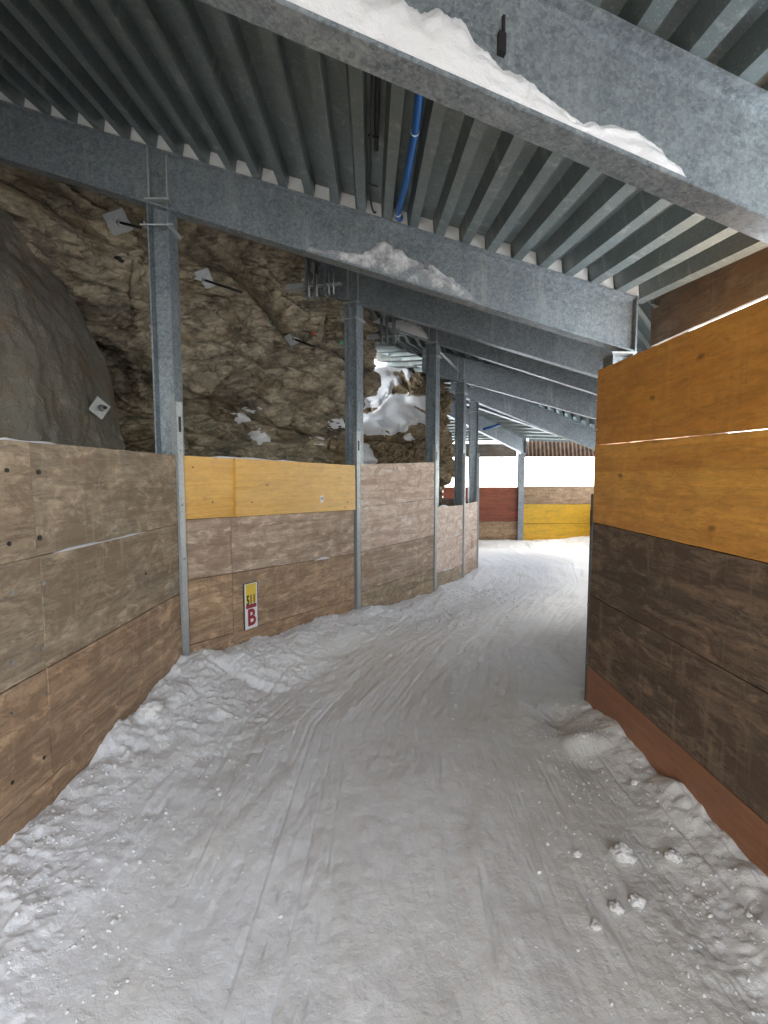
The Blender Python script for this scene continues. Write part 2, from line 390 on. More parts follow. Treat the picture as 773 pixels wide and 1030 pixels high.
# section 1, nearest on the left
A1, B1 = LW[0], LW[2]
z1 = [E+.14, E-.37, E-.88, E-1.385, E-1.9]; z1b = [E+.146, E-.357, E-.875, E-1.39, E-1.9]
js = (2.09+6.2)/(3.5+6.2)
S1, b1 = barrier('nearest grey brown board barrier on the left with dark bolt holes', A1, B1, z1, z1b,
   [W_GREY, W_GREY, W_TAN, W_TAN], (1, 0), G_L, [[.36, .62, js], [.36, .62, js+.002], [.36, .62, js+.002], [.36, .62, js+.002]])
for (x, y, r, m, bi) in ((7,473,.009,BLACK,2),(39,475,.011,BLACK,3),(9,547,.010,BLACK,2),(40,541,.012,BLACK,3),(12,596,.009,BOLT,6),(44,587,.009,BOLT,7),
                     (12,667,.009,BOLT,6),(44,652,.009,BOLT,7),(12,717,.008,BOLT,10),(45,697,.008,BOLT,11),(44,762,.009,BLACK,11),(12,787,.009,BLACK,10),(147,577,.006,BLACK,7)):
    bolt(b1[bi], on_face(x, y, A1, B1), (1, 0), r, m, name='bolt_hole' if m is BLACK else 'screw')
# section 2 with the yellow panels
A2, B2 = (LW[2][0]+.015, LW[2][1]+.05), (LW[3][0]-.04, LW[3][1]-.05)
n2 = (B2[1]-A2[1], -(B2[0]-A2[0]))
Ya, Yb = A2[1], B2[1]
z2a = [zrow(187,458,Ya), zrow(187,523,Ya), zrow(187,584,Ya), zrow(187,650,Ya), E-1.9]
z2b = [zrow(358,468,Yb), zrow(358,513,Yb), zrow(358,557,Yb), zrow(358,602,Yb), E-1.95]
def frac(px, A, B): q = on_face(px, 500, A, B); return (q.x-A[0])/(B[0]-A[0])
f236 = frac(236, A2, B2); f232 = frac(232, A2, B2)
S2, b2 = barrier('barrier with two bright yellow panels on top and a small B sign', A2, B2, z2a, z2b, [W_YEL, W_MID, W_TAN, W_TAN], n2, G_L,
   [[f236], [f232], [f232], [f232]], [[.0, .022], None, None, None])
def z_on(bars, px, py, A, B): return on_face(px, py, A, B)
for (x, y) in ((214,505),(252,505),(194,470),(348,505)):
    bolt(b2[0 if x < 236 else 1], on_face(x, y, A2, B2)+Vector((n2[0], n2[1], 0)).normalized()*(.0 if x < 236 else .022), n2, .006, BLACK, name='bolt_hole')
# section 3
A3, B3 = (LW[3][0]+.035, LW[3][1]+.05), (LW[4][0]-.02, LW[4][1]-.03)
n3 = (B3[1]-A3[1], -(B3[0]-A3[0]))
z3a = [zrow(366,467,A3[1]), zrow(366,510,A3[1]), zrow(366,555,A3[1]), zrow(366,595,A3[1]), E-2.0]
z3b = [zrow(437,465,B3[1]), zrow(437,502,B3[1]), zrow(437,538.7,B3[1]), zrow(437,571,B3[1]), E-2.05]
S3, b3 = barrier('pale pinkish board barrier between the second and third posts', A3, B3, z3a, z3b, [W_PALE, W_PALE, W_MID, W_GREY], n3, G_L)
# sections 4, 5, 6
A4, B4 = (LW[4][0]+.02, LW[4][1]+.04), (LW[5][0]-.02, LW[5][1]-.03)
n4 = (B4[1]-A4[1], -(B4[0]-A4[0]))
z4a = [zrow(441,510,A4[1]), zrow(441,544,A4[1]), zrow(441,577,A4[1]), E-2.05]
z4b = [zrow(467,508,B4[1]), zrow(467,536.6,B4[1]), zrow(467,567.7,B4[1]), E-2.1]
S4, b4 = barrier('low grey and pink board barrier where the wall steps down', A4, B4, z4a, z4b, [W_PALE, W_PALE, W_GREY], n4, G_L)
A5, B5 = (LW[5][0]+.02, LW[5][1]+.04), (LW[6][0], LW[6][1])
n5 = (B5[1]-A5[1], -(B5[0]-A5[0]))
z5a = [zrow(470,507,A5[1]), zrow(470,534.5,A5[1]), zrow(470,564.6,A5[1]), E-2.1]
z5b = [zrow(481,504.5,B5[1]), zrow(481,532,B5[1]), zrow(481,558,B5[1]), E-2.1]
S5, b5 = barrier('short low board barrier with red paint smear at the bend', A5, B5, z5a, z5b, [W_PALE, W_PALE, W_MID], n5, G_L)
A6, B6 = (LW[6][0]-.02, LW[6][1]+.06), LW[8]
barrier('board barrier turning away behind the bend', A6, B6, [z5b[0], z5b[1], z5b[2], E-2.1], [z5b[0], z5b[1], z5b[2], E-2.1], [W_MID, W_PALE, W_MID], (1, .2), G_L)
k = NT('red_spray_paint'); RED_P = k.out((.45,.07,.04), .6)
mp = MB(); 
for i in range(7):
    p0 = on_face(474.5+.6*random.uniform(-1, 1), 539+i*2.0, A5, B5)+Vector((n5[0], n5[1], 0)).normalized()*.006
    mp.box(p0, Vector((B5[0]-A5[0], B5[1]-A5[1], 0)).normalized()*random.uniform(.02,.055), Vector((0,0,random.uniform(.008,.014))), Vector((n5[0], n5[1], 0)).normalized()*.001)
mp.build('paint_smear', RED_P, b5[1])

# right wall
G_R = 'board barriers on the valley side'
AR, BR = RWp[2], (1.57, -.55); nr = (-1, -.05)
slope = lambda Y: 0
zr = [E+.676, E+.195, E-.312, E-.80, E-1.287, E-1.95]
zr2 = [E+.66, E+.14, E-.37, E-.87, E-1.37, E-1.95]
SR, br = barrier('tall nearby barrier on the right with ochre panels over dark boards', AR, BR, zr, zr2, [W_OCHRE, W_OCHRE, W_DARK, W_DARK, W_BASE], nr, G_R,
    [[.8], [.8], [.7], [.8], [.76]], gap=.004, light_blocks=(2, 3, 4), openings={0: .0045})
for (x, y) in ((601,403),(601,432)):
    bolt(br[0], on_face(x, y, AR, BR), nr, .004, WHITE, name='screw')

barrier('unseen barrier behind the photographer lowered to let in valley side light', (1.58, -.6), RWp[0], [E-.1, E-.5, E-.9, E-1.36, E-1.95], [E-.1, E-.5, E-.9, E-1.36, E-1.95], [W_OCHRE, W_DARK, W_DARK, W_BASE], nr, G_R)  # out of view, kept low so sky light reaches the near floor
# far outer wall
G_F = 'board barriers across the far bend'
FWY = 13.0
def fx(px): return P(px, 500, FWY).x
fl, fm, fr_ = fx(446), fx(524), fx(606)
def barrier_far(lbl, xa, xb, rows, mats):
    za = [zrow(530, y, FWY) for y in rows]+[E-2.3]
    return barrier(lbl, (xa, FWY), (xb, FWY), za, za, mats, (0, -1), G_F, gap=.008, light_blocks=(1, 2, 3))
barrier_far('far barrier with dark red upper boards and brown lower board', fl, fm-.03, [490, 507.5, 524.5, 543], [W_RED, W_RED, W_TAN, W_DARK])
barrier_far('far barrier with bright yellow boards below a grey brown top board', fm+.03, fr_, [489, 507, 526.5, 547], [W_TAN, W_FARY, W_FARY, W_DARK])
# unseen valley side wall to the far bend, tops shaped for light entering
OW = [(1.415,3.19),(2.95,4.85),(4.05,5.85),(4.9,7.3),(5.8,9.6),(6.05,11.3),(fr_+.08, FWY-.02)]
for i, lb in enumerate(('outer board barrier just behind the near ochre barrier','outer board barrier second along the hidden valley side','outer board barrier third along the hidden valley side','outer board barrier fourth along the hidden valley side','outer board barrier fifth along the hidden valley side','outer board barrier joining the far yellow barrier')):
    a, b = OW[i], OW[i+1]; n_ = (-(b[1]-a[1]), b[0]-a[0])
    top = [.66, .5, .0, -.25, -.4, -.45][i]; top2 = [.5, .0, -.25, -.4, -.45, -.5][i]
    ra = [E+top-.5*j for j in range(4)]+[E-2.4]; rb = [E+top2-.5*j for j in range(4)]+[E-2.4]
    barrier(lb, a, b, ra, rb, [W_TAN, W_OCHRE, W_MID, W_DARK], n_, G_R, gap=.008, light_blocks=(1, 2, 3))

# ---------------------------------------------------------------- guard posts
DPOST = steel('dull_dark_steel', (.16,.165,.17), (.09,.095,.10), .4, .5, .3)
G_P = 'galvanised guard posts holding the boards'
def guard_post(label, A, nrm, ztop, zbot, width=.07, off=.012, mat=None):
    n = Vector((nrm[0], nrm[1], 0)).normalized(); d = Vector((n.y, -n.x, 0)); base = Vector((A[0], A[1], zbot))
    t = empty('guard_post', base, label, 'post', G_P)
    w = width/2; th = .006; dp = .05
    prof = [(-w, 0), (w, 0), (w, -dp), (w-th, -dp), (w-th, -th), (-w+th, -th), (-w+th, -dp), (-w, -dp)]
    m = MB(); o = base+n*(off+th); m.prism(prof, o, Vector((o.x, o.y, ztop)), d, n); m.build('channel', mat or STEEL2, t, bevel=.0012)
    m = MB(); c = Vector((A[0], A[1], ztop-.16))+n*(off+th+.001); m.box(c, d*.012, n*.0015, Vector((0,0,.055))); m.build('slot', BLACK, t)
    for q in (.35, .75, 1.15): bolt(t, Vector((A[0], A[1], ztop-q))+n*(off+th), n, .009, BOLT, .006)
    return t
bis = lambda a, b: (a[0]/math.hypot(*a)+b[0]/math.hypot(*b), a[1]/math.hypot(*a)+b[1]/math.hypot(*b))
guard_post('guard post between the nearest grey boards and yellow panel', (LW[2][0]+.01, LW[2][1]+.02), bis((1,0), n2), zrow(180,404,3.5), E-1.7, .062)
guard_post('guard post at the far end of the yellow panels', LW[3], bis(n2, n3), zrow(362,434,5.43), E-1.8, .066)
guard_post('guard post where the left barrier steps down', LW[4], bis(n3, n4), zrow(439,447,6.7), E-1.9, .06)
guard_post('guard post behind a streak of light on the low barrier', LW[5], bis(n4, n5), zrow(467,456,8.05), E-2, .06)
guard_post('guard post at the outside of the bend beside the short barrier', (LW[6][0]+.01, LW[6][1]+.02), bis(n5, (1, .2)), zrow(481,456,8.95), E-2, .06)
guard_post('dark guard post at the end of the tall ochre barrier', (RWp[2][0]+.002, RWp[2][1]+.018), (-1, 0), zrow(596,497,3.17), E-1.8, .03, .0, DPOST)
guard_post('guard post between the red and the yellow far barriers', (fm, FWY), (0, -1), zrow(524,491,FWY), E-2.2, .06)

# ---------------------------------------------------------------- steel frames
def ibeam_prof(W, H, tw, tf):   # origin bottom centre
    return [(-W/2,0),(W/2,0),(W/2,tf),(tw/2,tf),(tw/2,H-tf),(W/2,H-tf),(W/2,H),(-W/2,H),(-W/2,H-tf),(-tw/2,H-tf),(-tw/2,tf),(-W/2,tf)]
BH, BW = .40, .105
BEAMS = []
G_B = 'sloping galvanised roof beams'; G_C = 'galvanised columns along the rock side'
def line_beam(label, p1, p2, e1, e2, W=BW, H=BH, plate=True, fins=None):
    d = (p2-p1).normalized(); a, b = p1-d*e1, p2+d*e2
    side = Vector((d.y, -d.x, 0)).normalized(); up = Vector((0, 0, 1))
    t = empty('roof_beam', a, label, 'beam', G_B)
    m = MB(); m.prism(ibeam_prof(W, H, .01, .016), a, b, side, up); m.build('i_section', STEEL, t, bevel=.002)
    if plate:
        m = MB(); c = b+d*.008+up*(H/2); m.box(c, side*(W/2+.004), up*(H/2+.003), d*.006); m.build('end_plate', STEEL, t)
    for f in (fins or []):
        c = p1+d*f
        for sgn in (-1, 1):
            m = MB(); q = c+side*sgn*(W/4+.002)+up*(H/2); m.box(q, side*(W/4-.004), up*(H/2-.018), d*.006); m.build('stiffener', STEEL2, t)
    BEAMS.append((p1, p2, a, b, d, side)); return t
def px_beam(label, x1, y1, Y1, x2, y2, m_, e1, e2, **kw):
    r2 = ray(x2, y2); a2 = r2.x/r2.y; p1 = P(x1, y1, Y1); Y2 = (Y1-m_*p1.x)/(1-m_*a2)
    return line_beam(label, p1, P(x2, y2, Y2), e1, e2, **kw)
p1 = P(0, 158, 3.62); p2 = P(628, 351, 3.58)
o1 = P(273, -1, 1.45); o2 = P(773, 219, 1.72)
dS = (o2-o1); sd1 = Vector((dS.y, -dS.x, 0)).normalized()
if sd1.y < 0: sd1 = -sd1
off1 = sd1*(BW/2)
# beam behind the camera, then beam 1, beam 2 ...
o1 = o1+off1; o2 = o2+off1
back = Vector((0.05, -2.05, -.17))
line_beam('roof beam above and behind the photographer', o1+back, o2+back, 3.6, .12, plate=False)
fin1 = None
line_beam('nearest roof beam with a thick snow drift on its flange', o1, o2, 3.6, .32)
nb = (BW/2)
p1 = p1+Vector((0, nb, 0)); p2 = p2+Vector((0, nb, 0))
dB2 = (p2-p1).normalized(); pcol1 = P(163, 203, 3.62+nb)
tcol = (pcol1.x-p1.x)/dB2.x
line_beam('second roof beam spanning from rock to ochre barrier', p1, p2, .9, .08, fins=[tcol-.07, tcol+.07])
Y3 = 5.55
px_beam('third roof beam with steel brackets at its rock end', 356, 305, Y3, 597, 378, -.2, .42, 1.1, fins=[-.06, .06])
px_beam('fourth roof beam beyond the yellow panels', 436, 345, 6.95, 597, 396, -.3, .60, 1.0, fins=[-.06, .06])
px_beam('fifth roof beam above the step in the barrier', 464, 384, 8.2, 597, 421, -.25, .7, 1.2, fins=[-.06, .06])
px_beam('sixth roof beam above the bend with pale lit web', 477, 404, 9.05, 597, 452, .3, .5, 1.6)
line_beam('roof beam fanning out over the outer bend', Vector((2.0, 10.3, E+1.42)), Vector((6.1, 12.6, E+.52)), .4, .0)
q1, q2 = P(448, 417, 11.3), P(526, 456, 12.85)
line_beam('farthest roof beam resting on the far post', q1, q2, .8, .06)
line_beam('last roof beam behind the crag', Vector((.3, 11.3, E+1.45)), Vector((1.75, 13.4, E+.52)), .6, 0)

def column(label, x, y, ztop, rot, group=G_C, s=.155, zb=E-2.2, collar=True):
    t = empty('steel_column', (x, y, zb), label, 'column', group)
    n = Vector((math.cos(rot), math.sin(rot), 0)); d = Vector((-n.y, n.x, 0))    # n: across the lane, flanges face it
    m = MB(); prof = [(q[0], q[1]-s/2) for q in ibeam_prof(s, s, .008, .011)]
    m.prism(prof, (x, y, zb), (x, y, ztop-.014), d, n); m.build('i_section', STEEL, t, bevel=.0015)
    m = MB(); m.box((x, y, ztop-.007), n*(s/2+.012), d*(s/2+.012), Vector((0,0,.0065))); m.build('cap_plate', STEEL2, t)
    if collar:
        c = Vector((x, y, ztop-.19)); m = MB()
        for sg in (-1, 1):
            m.box(c+n*sg*(s/2+.006), n*.005, d*(s/2+.03), Vector((0,0,.016))); m.tube([c+d*sg*(s/2+.017)-n*(s/2+.04), c+d*sg*(s/2+.017)+n*(s/2+.04)], .006, 8)
        m.build('clamp', STEEL2, t)
    return t
c1 = P(163, 205, 3.675)
column('nearest steel column standing behind the grey barrier', c1.x, 3.675, c1.z-.002, .0)
b = BEAMS[3]; column('second steel column beside the snowy rock gap', b[0].x, b[0].y, b[0].z-.004, -.45)
b = BEAMS[4]; column('third steel column in front of the snowy crag', b[0].x, b[0].y, b[0].z-.004, -.5)
b = BEAMS[5]; column('fourth steel column at the right edge of the crag', b[0].x, b[0].y, b[0].z-.004, -.45)
b = BEAMS[6]; column('fifth steel column at the bend beside the bright opening', b[0].x, b[0].y, b[0].z-.004, .0)
cr = P(617, 352, 3.68); column('steel column behind the ochre barrier under the second beam', cr.x+.02, p1.y+dB2.y*((cr.x+.02-p1.x)/dB2.x), (p1+dB2*((cr.x+.02-p1.x)/dB2.x)).z-.030, 0, G_C+' and valley side', collar=False)
b = BEAMS[1]; q = b[0]+b[4]*((-1.8-b[0].x)/b[4].x); column('column outside the picture under the nearest beam', q.x, q.y, q.z-.004, 0)
qf = q2; column('far column standing on the line between red and yellow barriers', qf.x, qf.y+.12, qf.z-.004, math.pi/2, G_C+' and valley side', s=.15, zb=E-2.6, collar=False)

# ---------------------------------------------------------------- trapezoid roof decks
def deck(label, top0, top1, u_range, period=.184, depth=.10, over=.03, name='roof_deck', fillers=True):
    """ribs run from beam line top0 to beam line top1; each is (pointA, pointB) of the beam's top edge"""
    n = int(u_range[1]/period)
    a0, b0 = top0; a1, b1 = top1
    prof = [(0, 0), (.058, 0), (.074, 1), (.168, 1), (.184, 0)]
    us = []; hs = []
    for k in range(n):
        for (x, h) in prof[:4]: us.append((k+x/.184)/n); hs.append(h)
    us.append(1.0); hs.append(0)
    co = []; rows = 6
    for r in range(rows):
        t = -over+(1+2*over)*r/(rows-1)
        for u, h in zip(us, hs):
            p = (a0.lerp(b0, u)).lerp(a1.lerp(b1, u), t)
            co.append((p.x, p.y, p.z+.004+h*depth))
    nv = len(us); f = grid_faces(rows, nv)
    th = .0012; co = np.array(co); m = len(co); co = np.concatenate([co, co+np.array([0,0,th])])
    f = f.tolist(); fs = f+[[a+m for a in reversed(q)] for q in f]
    me = mesh_np(name, co, fs)
    c = (a0+b0+a1+b1)/4
    t = empty(name, c, label, 'roof', 'corrugated steel roof sheets')
    link('sheet', me, DECKM, t)
    if fillers:
        for k in range(n):
            u0, u1 = (k+.068/.184)/n, (k+.166/.184)/n
            tt = 1.0-.03/((a1-a0).length)
            if k == n-1: continue
            A = a0.lerp(b0, u0).lerp(a1.lerp(b1, u0), tt); B = a0.lerp(b0, u1).lerp(a1.lerp(b1, u1), tt)
            fw = (a1-a0).normalized()*.012; mb = MB(); z0 = Vector((0,0,.006)); zt = Vector((0,0,depth))
            ex = (B-A)*.10
            mb.box8([A-ex*0.8+z0-fw, B+ex*0.8+z0-fw, B+ex*0.8+z0+fw, A-ex*.8+z0+fw, A+zt-fw, B+zt-fw, B+zt+fw, A+zt+fw])
            mb.build('rib_filler', CLOS, t)
    return t
def topline(i, xa, xb, H=BH):    # beam i cut at two plan X positions
    b = BEAMS[i]; d = b[4]
    f = lambda x: b[0]+d*((x-b[0].x)/d.x)+Vector((0, 0, H))
    return f(xa), f(xb)
drift = -.028
deck('corrugated roof sheet overhead behind the nearest beam', topline(0, -3.844, 2.176), topline(1, -3.9, 2.12), (0, 6.02), fillers=False)
deck('corrugated roof sheet between the two nearest beams with blue hose', topline(1, -3.9, 2.12), topline(2, -3.956, 2.064), (0, 6.02))
deck('corrugated roof sheet between second and third beams', topline(2, -3.9, 2.16), topline(3, -2.7, 3.26), (0, 6.0), over=0.0, fillers=False)
deck('corrugated roof sheet between third and fourth beams', topline(3, -2.7, 3.26), topline(4, -1.6, 4.36), (0, 5.9), over=0.0, fillers=False)
deck('corrugated roof sheet between fourth and fifth beams', topline(4, -1.6, 4.36), topline(5, -1.4, 5.16), (0, 6.2), over=0.0, fillers=False)
deck('corrugated roof sheet between fifth and sixth beams', topline(5, -1.4, 5.16), topline(6, -.4, 6.06), (0, 6.2), over=.03, fillers=False)
deck('corrugated roof sheet above the outer bend', topline(6, -.4, 6.06), topline(7, -1.0, 6.5), (0, 6.4), over=.03, fillers=False)
deck('far corrugated roof sheet beside the farthest beam', topline(7, -1.0, 6.5), topline(8, -1.0, 3.9), (0, 4.4), over=0.0, fillers=False)
deck('last corrugated roof sheet behind the crag', topline(8, 1.0, 3.8), topline(9, .1, 1.75), (0, 3.2), over=0.0, fillers=False)

# eave fascia
def fascia(label, A, B, za0, za1, zb0, zb1, mat, nrm, thick=.03):
    t = empty('eave_board', ((A[0]+B[0])/2, (A[1]+B[1])/2, min(za0, zb0)), label, 'fascia', 'dark boards hanging from the roof edge')
    board('board', A, B, za0, za1, zb0, zb1, mat, t, nrm, thick=thick, rag=.004); return t
eA = P(773, 225, 2.5); eB = P(645, 303, 3.70)
fa = P(773, 303, 2.5); fb = P(655, 350, 3.58)
fascia('dark plywood board above the white gap on the right', (2.04, 3.75), (2.06, 1.62), E+.985, E+1.36, E+.945, E+1.22, W_FASC, (-1, 0))
fascia('dark plywood board outside the picture at right', (2.06, 1.60), (2.10, -6.0), E+.945, E+1.22, E+.8, E+.95, W_FASC, (-1, 0))
EP = [topline(3,0,3.12)[1], topline(4,0,4.22)[1], topline(5,0,5.02)[1], topline(6,0,5.92)[1]]  # the unseen eave boards below are added to keep the sun out
for i_, (a_, b_, lb_) in enumerate((((2.05,3.74),(EP[0].x+.03,EP[0].y),'unseen eave board added against sun at the end of the third roof sheet'),((EP[0].x+.05,EP[0].y+.03),(EP[1].x+.03,EP[1].y),'unseen eave board added against sun at the end of the fourth roof sheet'),((EP[1].x+.05,EP[1].y+.03),(EP[2].x+.03,EP[2].y),'unseen eave board added against sun at the end of the fifth roof sheet'),((EP[2].x+.05,EP[2].y+.03),(EP[3].x+.03,EP[3].y),'unseen eave board added against sun at the end of the sixth roof sheet'),((EP[3].x+.05,EP[3].y+.03),(6.5,12.9),'unseen eave board added against sun over the outer bend'))):
    ze_ = [1.36, EP[0].z-E, EP[1].z-E, EP[2].z-E, EP[3].z-E, .9]; za_ = [.98, .75, .75, .7, .65, .6]
    fascia(lb_, a_, b_, E+min(za_[i_], ze_[i_]-.25), E+ze_[i_]+.10, E+min(za_[i_+1], ze_[i_+1]-.25), E+ze_[i_+1]+.13, W_FASC, (-1, .6))
fl1 = fx(440)
fascia('dark eave board above the far red barrier', (fl1, FWY+.12), (fm-.1, FWY+.12), zrow(500,459.5,FWY), zrow(500,446,FWY), zrow(500,459.5,FWY), zrow(500,446,FWY), W_FASC, (0, -1))
# corrugated dark strip above the far yellow barrier
t = empty('eave_strip', (4.9, FWY+.1, E+.5), 'brown corrugated strip under the far roof edge above the yellow barrier', 'fascia')
k = NT('rusty_corrugated_sheet'); pz = k.world(); RUST = k.out(k.mix(k.ramp(k.noise(pz, 8, 6, .7), [(.4, 0.0), (.65, 1.0)]), (.07,.045,.03), (.17,.11,.075)), .7, .2)
co_ = []; N = 150; x0, x1 = fm+.02, 6.5
for i in range(N+1):
    x = x0+(x1-x0)*i/N; y = FWY+.12+.03*math.sin(i*2*math.pi/6.0)
    co_.append((x, y, zrow(560, 459.5, FWY))); co_.append((x, y+.12, zrow(560, 445, FWY)+.06))
fs = [(2*i, 2*i+2, 2*i+3, 2*i+1) for i in range(N)]
me = mesh_np('corrugated_sheet', co_, fs); link('corrugated_sheet', me, RUST, t)

# ---------------------------------------------------------------- hose, cable, braces, brackets
ba, bb = topline(1, 0, 1); ca, cb_ = topline(2, 0, 1)
pn = (bb-ba).cross(ca-ba).normalized(); 
def on_deck(px, py, up=0.0):
    d = ray(px, py); o = Vector((0, 0, E)); q = ba+Vector((0, 0, up)); k = (q-o).dot(pn)/d.dot(pn); return o+d*k
t = empty('blue_hose', on_deck(405, 215), 'bright blue hose tied up in a groove of the roof sheet', 'hose')
dn = 32; dA = topline(1, -3.9, 2.12); dB = topline(2, -3.956, 2.064)
def in_groove(kk, x, t_, h):
    u = (kk+x/.184)/dn; p = dA[0].lerp(dA[1], u).lerp(dB[0].lerp(dB[1], u), t_); return p+Vector((0, 0, .004+h))
def groove_at(px):
    best = min(range(dn), key=lambda kk: abs(proj(np.array([in_groove(kk, .117, .97, .02)[:]]))[0][0]-px)); return best
gk = groove_at(407)
pts = [in_groove(gk, .117+w_, t_, h_) for (w_, t_, h_) in ((.01,-.02,.03),(.012,.15,.028),(.006,.3,.026),(.012,.42,.024),(.008,.55,.018),(.0,.68,.010),(-.014,.80,.004),(-.022,.88,.002),(-.022,.93,.004),(-.004,.965,.02),(.004,.985,.05))]
def smooth(pts, n=6):
    out = []
    for i in range(len(pts)-1):
        a, b, c, d = pts[max(i-1,0)], pts[i], pts[i+1], pts[min(i+2, len(pts)-1)]
        for k_ in range(n):
            s = k_/n; out.append(.5*((2*b)+(c-a)*s+(2*a-5*b+4*c-d)*s*s+(3*b-a-3*c+d)*s**3))
    return out+[pts[-1]]
m = MB(); m.tube(smooth(pts), .0215, 14); m.build('hose', BLUE, t, True)
hp = smooth(pts)
for q_ in (20, 45):
    c = hp[q_]; dd = (hp[q_+1]-hp[q_-1]).normalized(); m = MB(); m.tube([c-dd*.004, c+dd*.004], .0235, 14); m.build('cable_tie', WHITE, t, True)
t = empty('electric_cable', on_deck(381, 200), 'thin dark cable in the roof groove left of the blue hose', 'cable')
ck = gk-1
m = MB(); m.tube(smooth([in_groove(ck, .10+w_, t_, h_) for (w_, t_, h_) in ((0,-.02,.03),(.0,.3,.03),(-.004,.6,.02),(-.008,.8,.012),(-.004,.9,.008),(.014,.96,.006),(.03,.985,.03))]), .007, 8); m.build('cable', BLACK, t, True)
m = MB(); m.tube([in_groove(ck, .125, q_, .05) for q_ in (-.02, .2, .45, .62)], .013, 8); m.build('conduit', BLACK, t, True)
for q_ in (.55, .8):
    c = in_groove(ck, .11, q_, .03); m = MB(); m.box(c, (.03,0,-.009), (0,.005,0), (0,0,.003)); m.build('cable_clip', BLACK, t)
# far blue pipe
t = empty('blue_pipe', (2.6, 10.7, E+1.3), 'short blue pipe glimpsed under the far roof sheet', 'pipe')
m = MB(); m.tube([P(486, 432, 10.9), P(503, 427, 10.9)], .03, 10); m.build('pipe', BLUE, t, True)
# braces between the column heads
def brace(label, a, b, r=.022):
    t = empty('pipe_brace', a, label, 'brace', 'pipe braces between column heads'); m = MB(); m.tube([a, b], r, 12); m.build('tube', STEEL2, t, True)
    m = MB(); d = (b-a).normalized(); m.box(a, d*.05, Vector((0,0,.035)), d.cross(Vector((0,0,1))).normalized()*.005); m.build('end_lug', STEEL2, t)
brace('snowy pipe brace between third and fourth column heads', P(440, 352, 7.0), P(462, 373, 8.1))
brace('short pipe brace between fourth and fifth column heads', P(467, 379, 8.2), P(475, 390, 9.0))
# brackets fixing beams to the rock
def rock_bracket(label, c, s, ang):
    t = empty('rock_bracket', c, label, 'bracket', 'steel brackets clamping beam ends to the rock')
    d = Vector((math.cos(ang), math.sin(ang), 0)); n = Vector((-d.y, d.x, 0)); up = Vector((0,0,1))
    for i, off in enumerate((-.17, -.06, .09)):
        m = MB(); m.box(c+d*off*s, d*.012*s, n*.06*s, up*.26*s); m.build('upright_plate', STEEL, t, bevel=.001)
    m = MB(); m.box(c-up*.12*s+d*.0, d*.30*s, n*.035*s, up*.012*s); m.build('cross_plate', STEEL2, t, bevel=.001)
    m = MB(); m.box(c-up*.10*s-d*.34*s, d*.13*s, n*.05*s, up*.035*s); m.build('foot', STEEL2, t, bevel=.001)
    for off in (-.12, -.01, .16, .22):
        m = MB(); m.tube([c+d*off*s-n*.075*s-up*.27*s, c+d*off*s-n*.075*s+up*.0*s], .012*s, 8); m.build('threaded_rod', STEEL2, t, True)
rock_bracket('steel rock bracket at the left end of the third beam', P(322, 278, 5.42), .85, -.3)
rock_bracket('steel rock bracket with snow at the left end of the fourth beam', P(392, 332, 6.95), .72, -.35)

# ---------------------------------------------------------------- rock
def resample(path, n):
    path = np.array(path, float); seg = np.linalg.norm(np.diff(path, axis=0), axis=1); s = np.concatenate([[0], np.cumsum(seg)])
    # smooth Catmull through dense linear then box filter
    t = np.linspace(0, s[-1], n); xy = np.stack([np.interp(t, s, path[:,0]), np.interp(t, s, path[:,1])], 1)
    kk = max(3, n//40)|1; pad = np.pad(xy, ((kk//2, kk//2), (0, 0)), 'edge'); ker = np.ones(kk)/kk
    return np.stack([np.convolve(pad[:,0], ker, 'valid'), np.convolve(pad[:,1], ker, 'valid')], 1)
def rock_sheet(levels, nu, nv, amps, seed, strat=1.0):
    """levels: list of (z, path). returns co, normals-out(2d), faces"""
    zs = np.array([l[0] for l in levels]); ps = np.stack([resample(l[1], nu) for l in levels])
    z = np.linspace(zs[0], zs[-1], nv)
    XY = np.zeros((nu, nv, 2))
    for c in (0, 1):
        for i in range(nu):
            XY[i,:,c] = np.interp(z, zs, ps[:,i,c])
    kk = max(3, nv//24)|1; ker = np.ones(kk)/kk
    for i in range(nu):
        for c in (0, 1): XY[i,:,c] = np.convolve(np.pad(XY[i,:,c], kk//2, 'edge'), ker, 'valid')
    Z = np.broadcast_to(z[None,:], (nu, nv))
    co = np.concatenate([XY, Z[...,None]], 2)
    tu = np.gradient(co, axis=0); tv = np.gradient(co, axis=1); nrm = np.cross(tu, tv); nrm /= np.linalg.norm(nrm, axis=2, keepdims=True)+1e-9
    c = co.reshape(-1, 3); n = nrm.reshape(-1, 3); x, y, zz = c[:,0], c[:,1], c[:,2]
    # bedding frame, dipping
    u = x*.94-zz*.34; v = x*.34+zz*.94
    wx = fbm(x*.9, y*.9, zz*.9, 2, seed)*.3; wz = fbm(x*.9+9, y*.9, zz*.9, 2, seed+5)*.2
    d = np.zeros(len(x))
    for (sc, an, a) in amps:
        h, e = facets((u+wx)/sc, y/sc, (v+wz)*an/sc, seed+int(sc*100)); d += a*h - a*.5*np.exp(-(e/.06)**2)
    d += fbm(x*2, y*2, zz*2, 6, seed+9, .6)*amps[0][2]*.16
    if strat and len(amps) > 1:
        for fr_s, am in ((1.7, .085), (4.6, .034), (11.0, .013)):
            ph = (v+fbm(u*.5, y*.5, v*.8, 3, seed+31)*.35)*fr_s+fbm(u*1.3, y*1.3, v*1.3, 3, seed+40)*.8
            fq = ph-np.floor(ph); on = sstep(-.15, .25, fbm(u*.9+fr_s, y*.9, v*1.4, 3, seed+50))
            d += am*(fq-.5-.9*sstep(.90, 1.0, fq)*fq)*on
    return c, n, d, grid_faces(nu, nv), (nu, nv)
